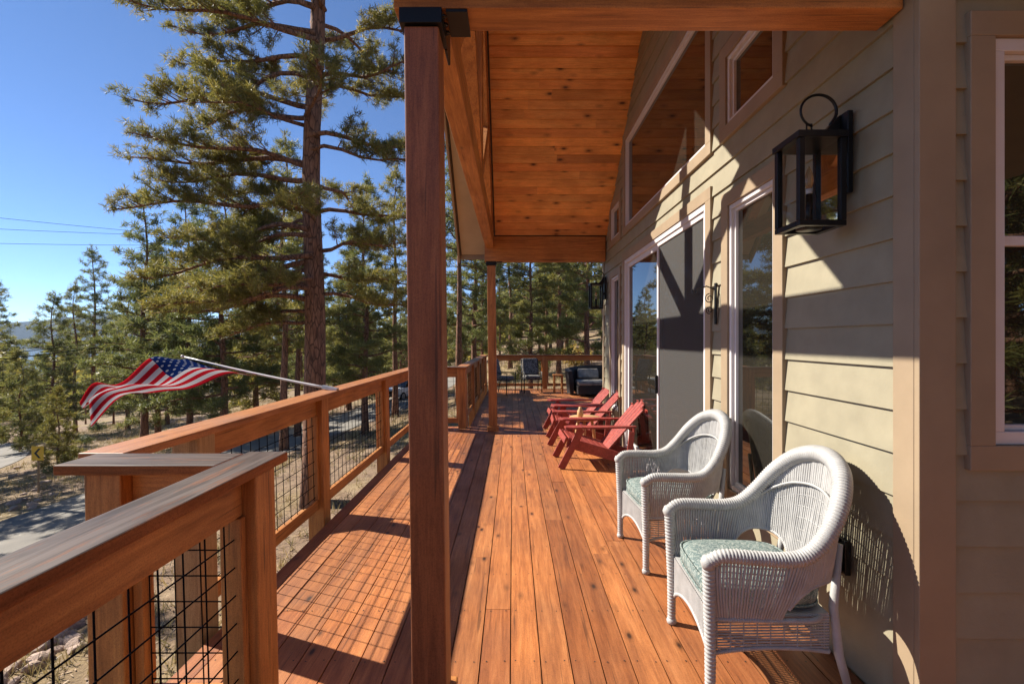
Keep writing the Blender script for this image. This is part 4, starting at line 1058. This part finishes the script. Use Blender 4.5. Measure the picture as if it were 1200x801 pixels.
def rock_mesh(seed):
    import bmesh
    bm = bmesh.new(); bmesh.ops.create_icosphere(bm, subdivisions=3, radius=1); rg = random.Random(seed)
    pl = [(V3((rg.gauss(0,1),rg.gauss(0,1),rg.gauss(0,1))).normalized(), rg.uniform(.5,.85)) for _ in range(9)]
    for v in bm.verts:
        for n_, d_ in pl:
            e = v.co.dot(n_)-d_
            if e > 0: v.co -= n_*e*.92
        v.co.z *= .62; v.co *= 1+.03*math.sin(v.co.x*9+seed)+.03*math.cos(v.co.y*11)
    me = bpy.data.meshes.new('rock'); bm.to_mesh(me); bm.free(); me.materials.append(M['rock']); return me
RM = [rock_mesh(s) for s in range(6)]; rb = random.Random(4)
def ray_ground(x, y):
    q = (y-398)/F
    for Y in np.arange(2.5, 140, .05):
        X = (x-601)*Y/F
        if CAMH-q*Y < gzf(X,Y): return X, Y
    return X, Y
spots = [(rb.uniform(-12,104), 0) for _ in range(34)]
for i, (x, _) in enumerate(spots):
    y = 792-.52*max(x,0)+rb.uniform(-24,20); X, Y = ray_ground(x, y); r_ = rb.uniform(.08,.20)
    o = bpy.data.objects.new('rock', RM[i%6]); C.objects.link(o); o.location = (X, Y, gzf(X,Y)+r_*.2); o.scale = (r_*1.25, r_, r_); o.rotation_euler = (rb.uniform(-.4,.4), rb.uniform(-.4,.4), rb.uniform(0,6))
    tag(o, 'pinkish granite rock in the loose row below the near railing', 'rock', 'rocks lying on the slope below the railing')
for i in range(26):
    X, Y = ray_ground(rb.uniform(15,90), rb.uniform(540,600)); 
    if on_road(X,Y,3.2): continue
    r_ = rb.uniform(.10,.24)
    o = bpy.data.objects.new('rock', RM[i%6]); C.objects.link(o); o.location = (X, Y, gzf(X,Y)+r_*.15); o.scale = (r_*1.2, r_, r_*.9); o.rotation_euler = (rb.uniform(-.4,.4), 0, rb.uniform(0,6))
    tag(o, 'pale stone scattered on the bank beneath the yellow road sign', 'rock', 'stones on the bank below the road sign')
rg = np.random.default_rng(8); cs = []
for _ in range(24000):
    Y = rg.uniform(4, 62); X = rg.uniform(-46, 6)
    if X > -2.6 and Y < 16: continue
    if np.sin(X*.45+1.3)*np.cos(Y*.38)+rg.normal(0,.5) < -.25: continue
    if abs(X) < 60 and on_road(X, Y): continue
    cs.append((X, Y, gzf(X, Y)))
cs = np.array(cs); nb = 7; c = np.repeat(cs, nb, 0) + np.concatenate([rg.normal(0,.07,(len(cs)*nb,2)), np.zeros((len(cs)*nb,1))],1)
d = rg.normal(0,.45,c.shape); d[:,2] = 1; h = rg.uniform(.12,.34,(len(c),1)); a_ = rg.uniform(0,6.28,(len(c),1)); s = np.concatenate([np.cos(a_),np.sin(a_),0*a_],1)*.012
tag(np_mesh('dry_grass', np.stack([c-s,c+s,c+d*h],1).reshape(-1,3), np.arange(len(c)*3).reshape(-1,3), M['straw']), 'straw coloured dry grass on the slope', 'grass', kind='stuff')

# ------------------------------------------------------------------ road sign, wires, car
X, Y = ray_ground(45, 577); zb = gzf(X, Y)
t = thing('road_sign', 'yellow square curve sign with black chevron on a post beside the road', 'road sign', (X,Y,zb))
m = MB(); m.box(X-.035, X+.035, Y-.02, Y+.02, zb-.2, zb+1.9); m.build('post', M['pale'], t, 0, .004)
M['yel'] = paint('sign_yellow', (.92,.54,.03), .4, .05); M['blk'] = paint('sign_black', (.012,.012,.012), .5, .1)
m = MB(); m.box(X-.26, X+.26, Y-.045, Y-.024, zb+1.40, zb+2.02); m.build('plate', M['yel'], t, 0, .006)
m = MB(); zc_ = zb+1.71
m.prism([(X-.14,zc_),(X+.05,zc_+.21),(X+.15,zc_+.21),(X-.03,zc_),(X+.15,zc_-.21),(X+.05,zc_-.21)], 'y', Y-.050, Y-.046); m.build('chevron', M['blk'], t)
wires = [((-60,249),(330,283),40,'uppermost thin power line crossing the sky on the left'),((-60,265.5),(330,277),41,'middle power line crossing the sky on the left'),((-60,284),(330,285),42,'lower thin power line crossing the sky on the left'),((-60,428),(335,372),30,'thick dark cable dropping across the trees left of the flag'),((-60,421),(335,368),30.5,'thinner cable just above the thick one left of the flag')]
for (a, b, Y, lb) in wires:
    p = px(a[0], a[1], Y); q = px(b[0], b[1], Y+18 if Y > 35 else Y+6); m = MB()
    m.tube([p.lerp(q, k/16)+V3((0,0,-.25*math.sin(PI*k/16))) for k in range(17)], .032 if lb.startswith('thick') else .018, 6)
    tag(m.build('power_line', M['wire']), lb, 'cable', 'overhead power lines')
# white suv parked on the driveway
X, Y = px(474,0,42).x, 42.; zb = gzf(X,Y)+.04
M['car'] = paint('white_car_paint', (.72,.72,.72), .22, .02); M['tyre'] = paint('tyre_rubber', (.015,.015,.015), .8, .2); M['cglass'] = paint('car_glass', (.015,.018,.02), .06, .1); M['lamp'] = paint('lamp_lens', (.6,.6,.62), .1, .05, 4, .3)
t = thing('parked_car', 'white suv parked by the driveway, half hidden behind the porch post', 'car', (0,0,0))
m = MB(); secs = []
for x_, wl_, wz, zt in ((-2.3,.74,.45,.92),(-2.2,.86,.32,1.0),(-1.2,.92,.28,1.08),(-.2,.93,.28,1.10),(1.6,.93,.28,1.10),(2.2,.88,.34,1.08),(2.3,.78,.45,1.0)):
    secs.append([(x_,-wl_*.96,wz),(x_,-wl_,wz+.3),(x_,-wl_*.94,zt),(x_,wl_*.94,zt),(x_,wl_,wz+.3),(x_,wl_*.96,wz)])
vs = [p for s_ in secs for p in s_]; ns_ = len(secs)
m.add(vs, [(i*6+k, i*6+(k+1)%6, (i+1)*6+(k+1)%6, (i+1)*6+k) for i in range(ns_-1) for k in range(6)] + [tuple(range(6)), tuple((ns_-1)*6+k for k in reversed(range(6)))]); m.build('body', M['car'], t, 0, .05)
m = MB(); m.add([(-1.15,-.86,1.09),(2.15,-.86,1.09),(2.15,.86,1.09),(-1.15,.86,1.09),(-.35,-.68,1.66),(1.85,-.68,1.66),(1.85,.68,1.66),(-.35,.68,1.66)], [(0,1,5,4),(1,2,6,5),(2,3,7,6),(3,0,4,7)]); m.build('windows', M['cglass'], t)
m = MB(); m.add([(-.4,-.70,1.661),(1.9,-.70,1.661),(1.9,.70,1.661),(-.4,.70,1.661),(-.3,-.62,1.73),(1.8,-.62,1.73),(1.8,.62,1.73),(-.3,.62,1.73)], [(0,1,5,4),(1,2,6,5),(2,3,7,6),(3,0,4,7),(4,5,6,7),(0,3,2,1)]); m.build('roof', M['car'], t, 0, .03)
for xx in (-1.45,1.4):
    for sy in (-1,1):
        m = MB(); m.tube([(xx,sy*.72,.36),(xx,sy*.93,.36)], .36, 20, smooth=False); wh = m.build('wheel', M['tyre'], t, 0, .02)
        m = MB(); m.tube([(xx,sy*.931,.36),(xx,sy*.945,.36)], .22, 16, smooth=False); m.build('rim', M['steel'], wh)
for sy in (-1,1):
    m = MB(); m.box(-2.315,-2.22,sy*.62-.16,sy*.62+.16,.74,.90); m.build('headlight', M['lamp'], t, 0, .02)
m = MB(); m.box(-2.33,-2.24,-.40,.40,.55,.86); m.build('grille', M['black'], t, 0, .02)
m = MB(); m.box(-2.36,-2.2,-.85,.85,.36,.53); m.build('bumper', M['black'], t, 0, .03)
t.location = (X,Y,zb); t.rotation_euler = (0,0,R(68))

# ------------------------------------------------------------------ thin mountain haze
hz_ = MB(); hz_.box(-5200, 5200, -2200, 6200, -62, 175); ho = hz_.build('haze', [])
hm = bpy.data.materials.new('thin_air'); hm.use_nodes = True; nt = hm.node_tree; nt.nodes.remove(nt.nodes['Principled BSDF'])
pv = nt.nodes.new('ShaderNodeVolumePrincipled'); pv.inputs['Color'].default_value = (.62,.78,1,1); pv.inputs['Density'].default_value = .00010; pv.inputs['Anisotropy'].default_value = .1
nt.links.new(pv.outputs[0], nt.nodes['Material Output'].inputs['Volume']); ho.data.materials.append(hm); tag(ho, kind='stuff')

# fallen needles, twigs and cone scraps on the ground
rg = np.random.default_rng(77); X = rg.uniform(-24, 2, 30000); Y = rg.uniform(2.5, 34, 30000)
k = ~((X > -1.9) & (Y < 15)); X, Y = X[k], Y[k]; k = rg.random(len(X)) < np.clip(9/np.maximum(Y, 4), .25, 1); X, Y = X[k], Y[k]
Z = gz(X, Y)+.008+rg.uniform(0, .02, len(X)); a_ = rg.uniform(0, 6.28, len(X)); ln = rg.uniform(.05, .20, len(X)); wd = rg.uniform(.004, .013, len(X))
dx, dy = np.cos(a_)*ln, np.sin(a_)*ln; sx, sy = -np.sin(a_)*wd, np.cos(a_)*wd; dz = rg.uniform(-.01, .03, len(X)); sl = .12
V = np.stack([np.stack([X-sx,Y-sy,Z-sx*sl],1), np.stack([X+sx,Y+sy,Z+sx*sl],1), np.stack([X+dx+sx,Y+dy+sy,Z+dz+(dx+sx)*sl],1), np.stack([X+dx-sx,Y+dy-sy,Z+dz+(dx-sx)*sl],1)],1).reshape(-1,3)
M['litter'] = foliage('pine_litter', (.07,.035,.018), (.19,.105,.05), (.38,.27,.15), .05)
tag(np_mesh('pine_litter', V, np.arange(len(V)).reshape(-1,4), M['litter']), 'brown fallen needles and twigs on the dirt', 'litter', kind='stuff')
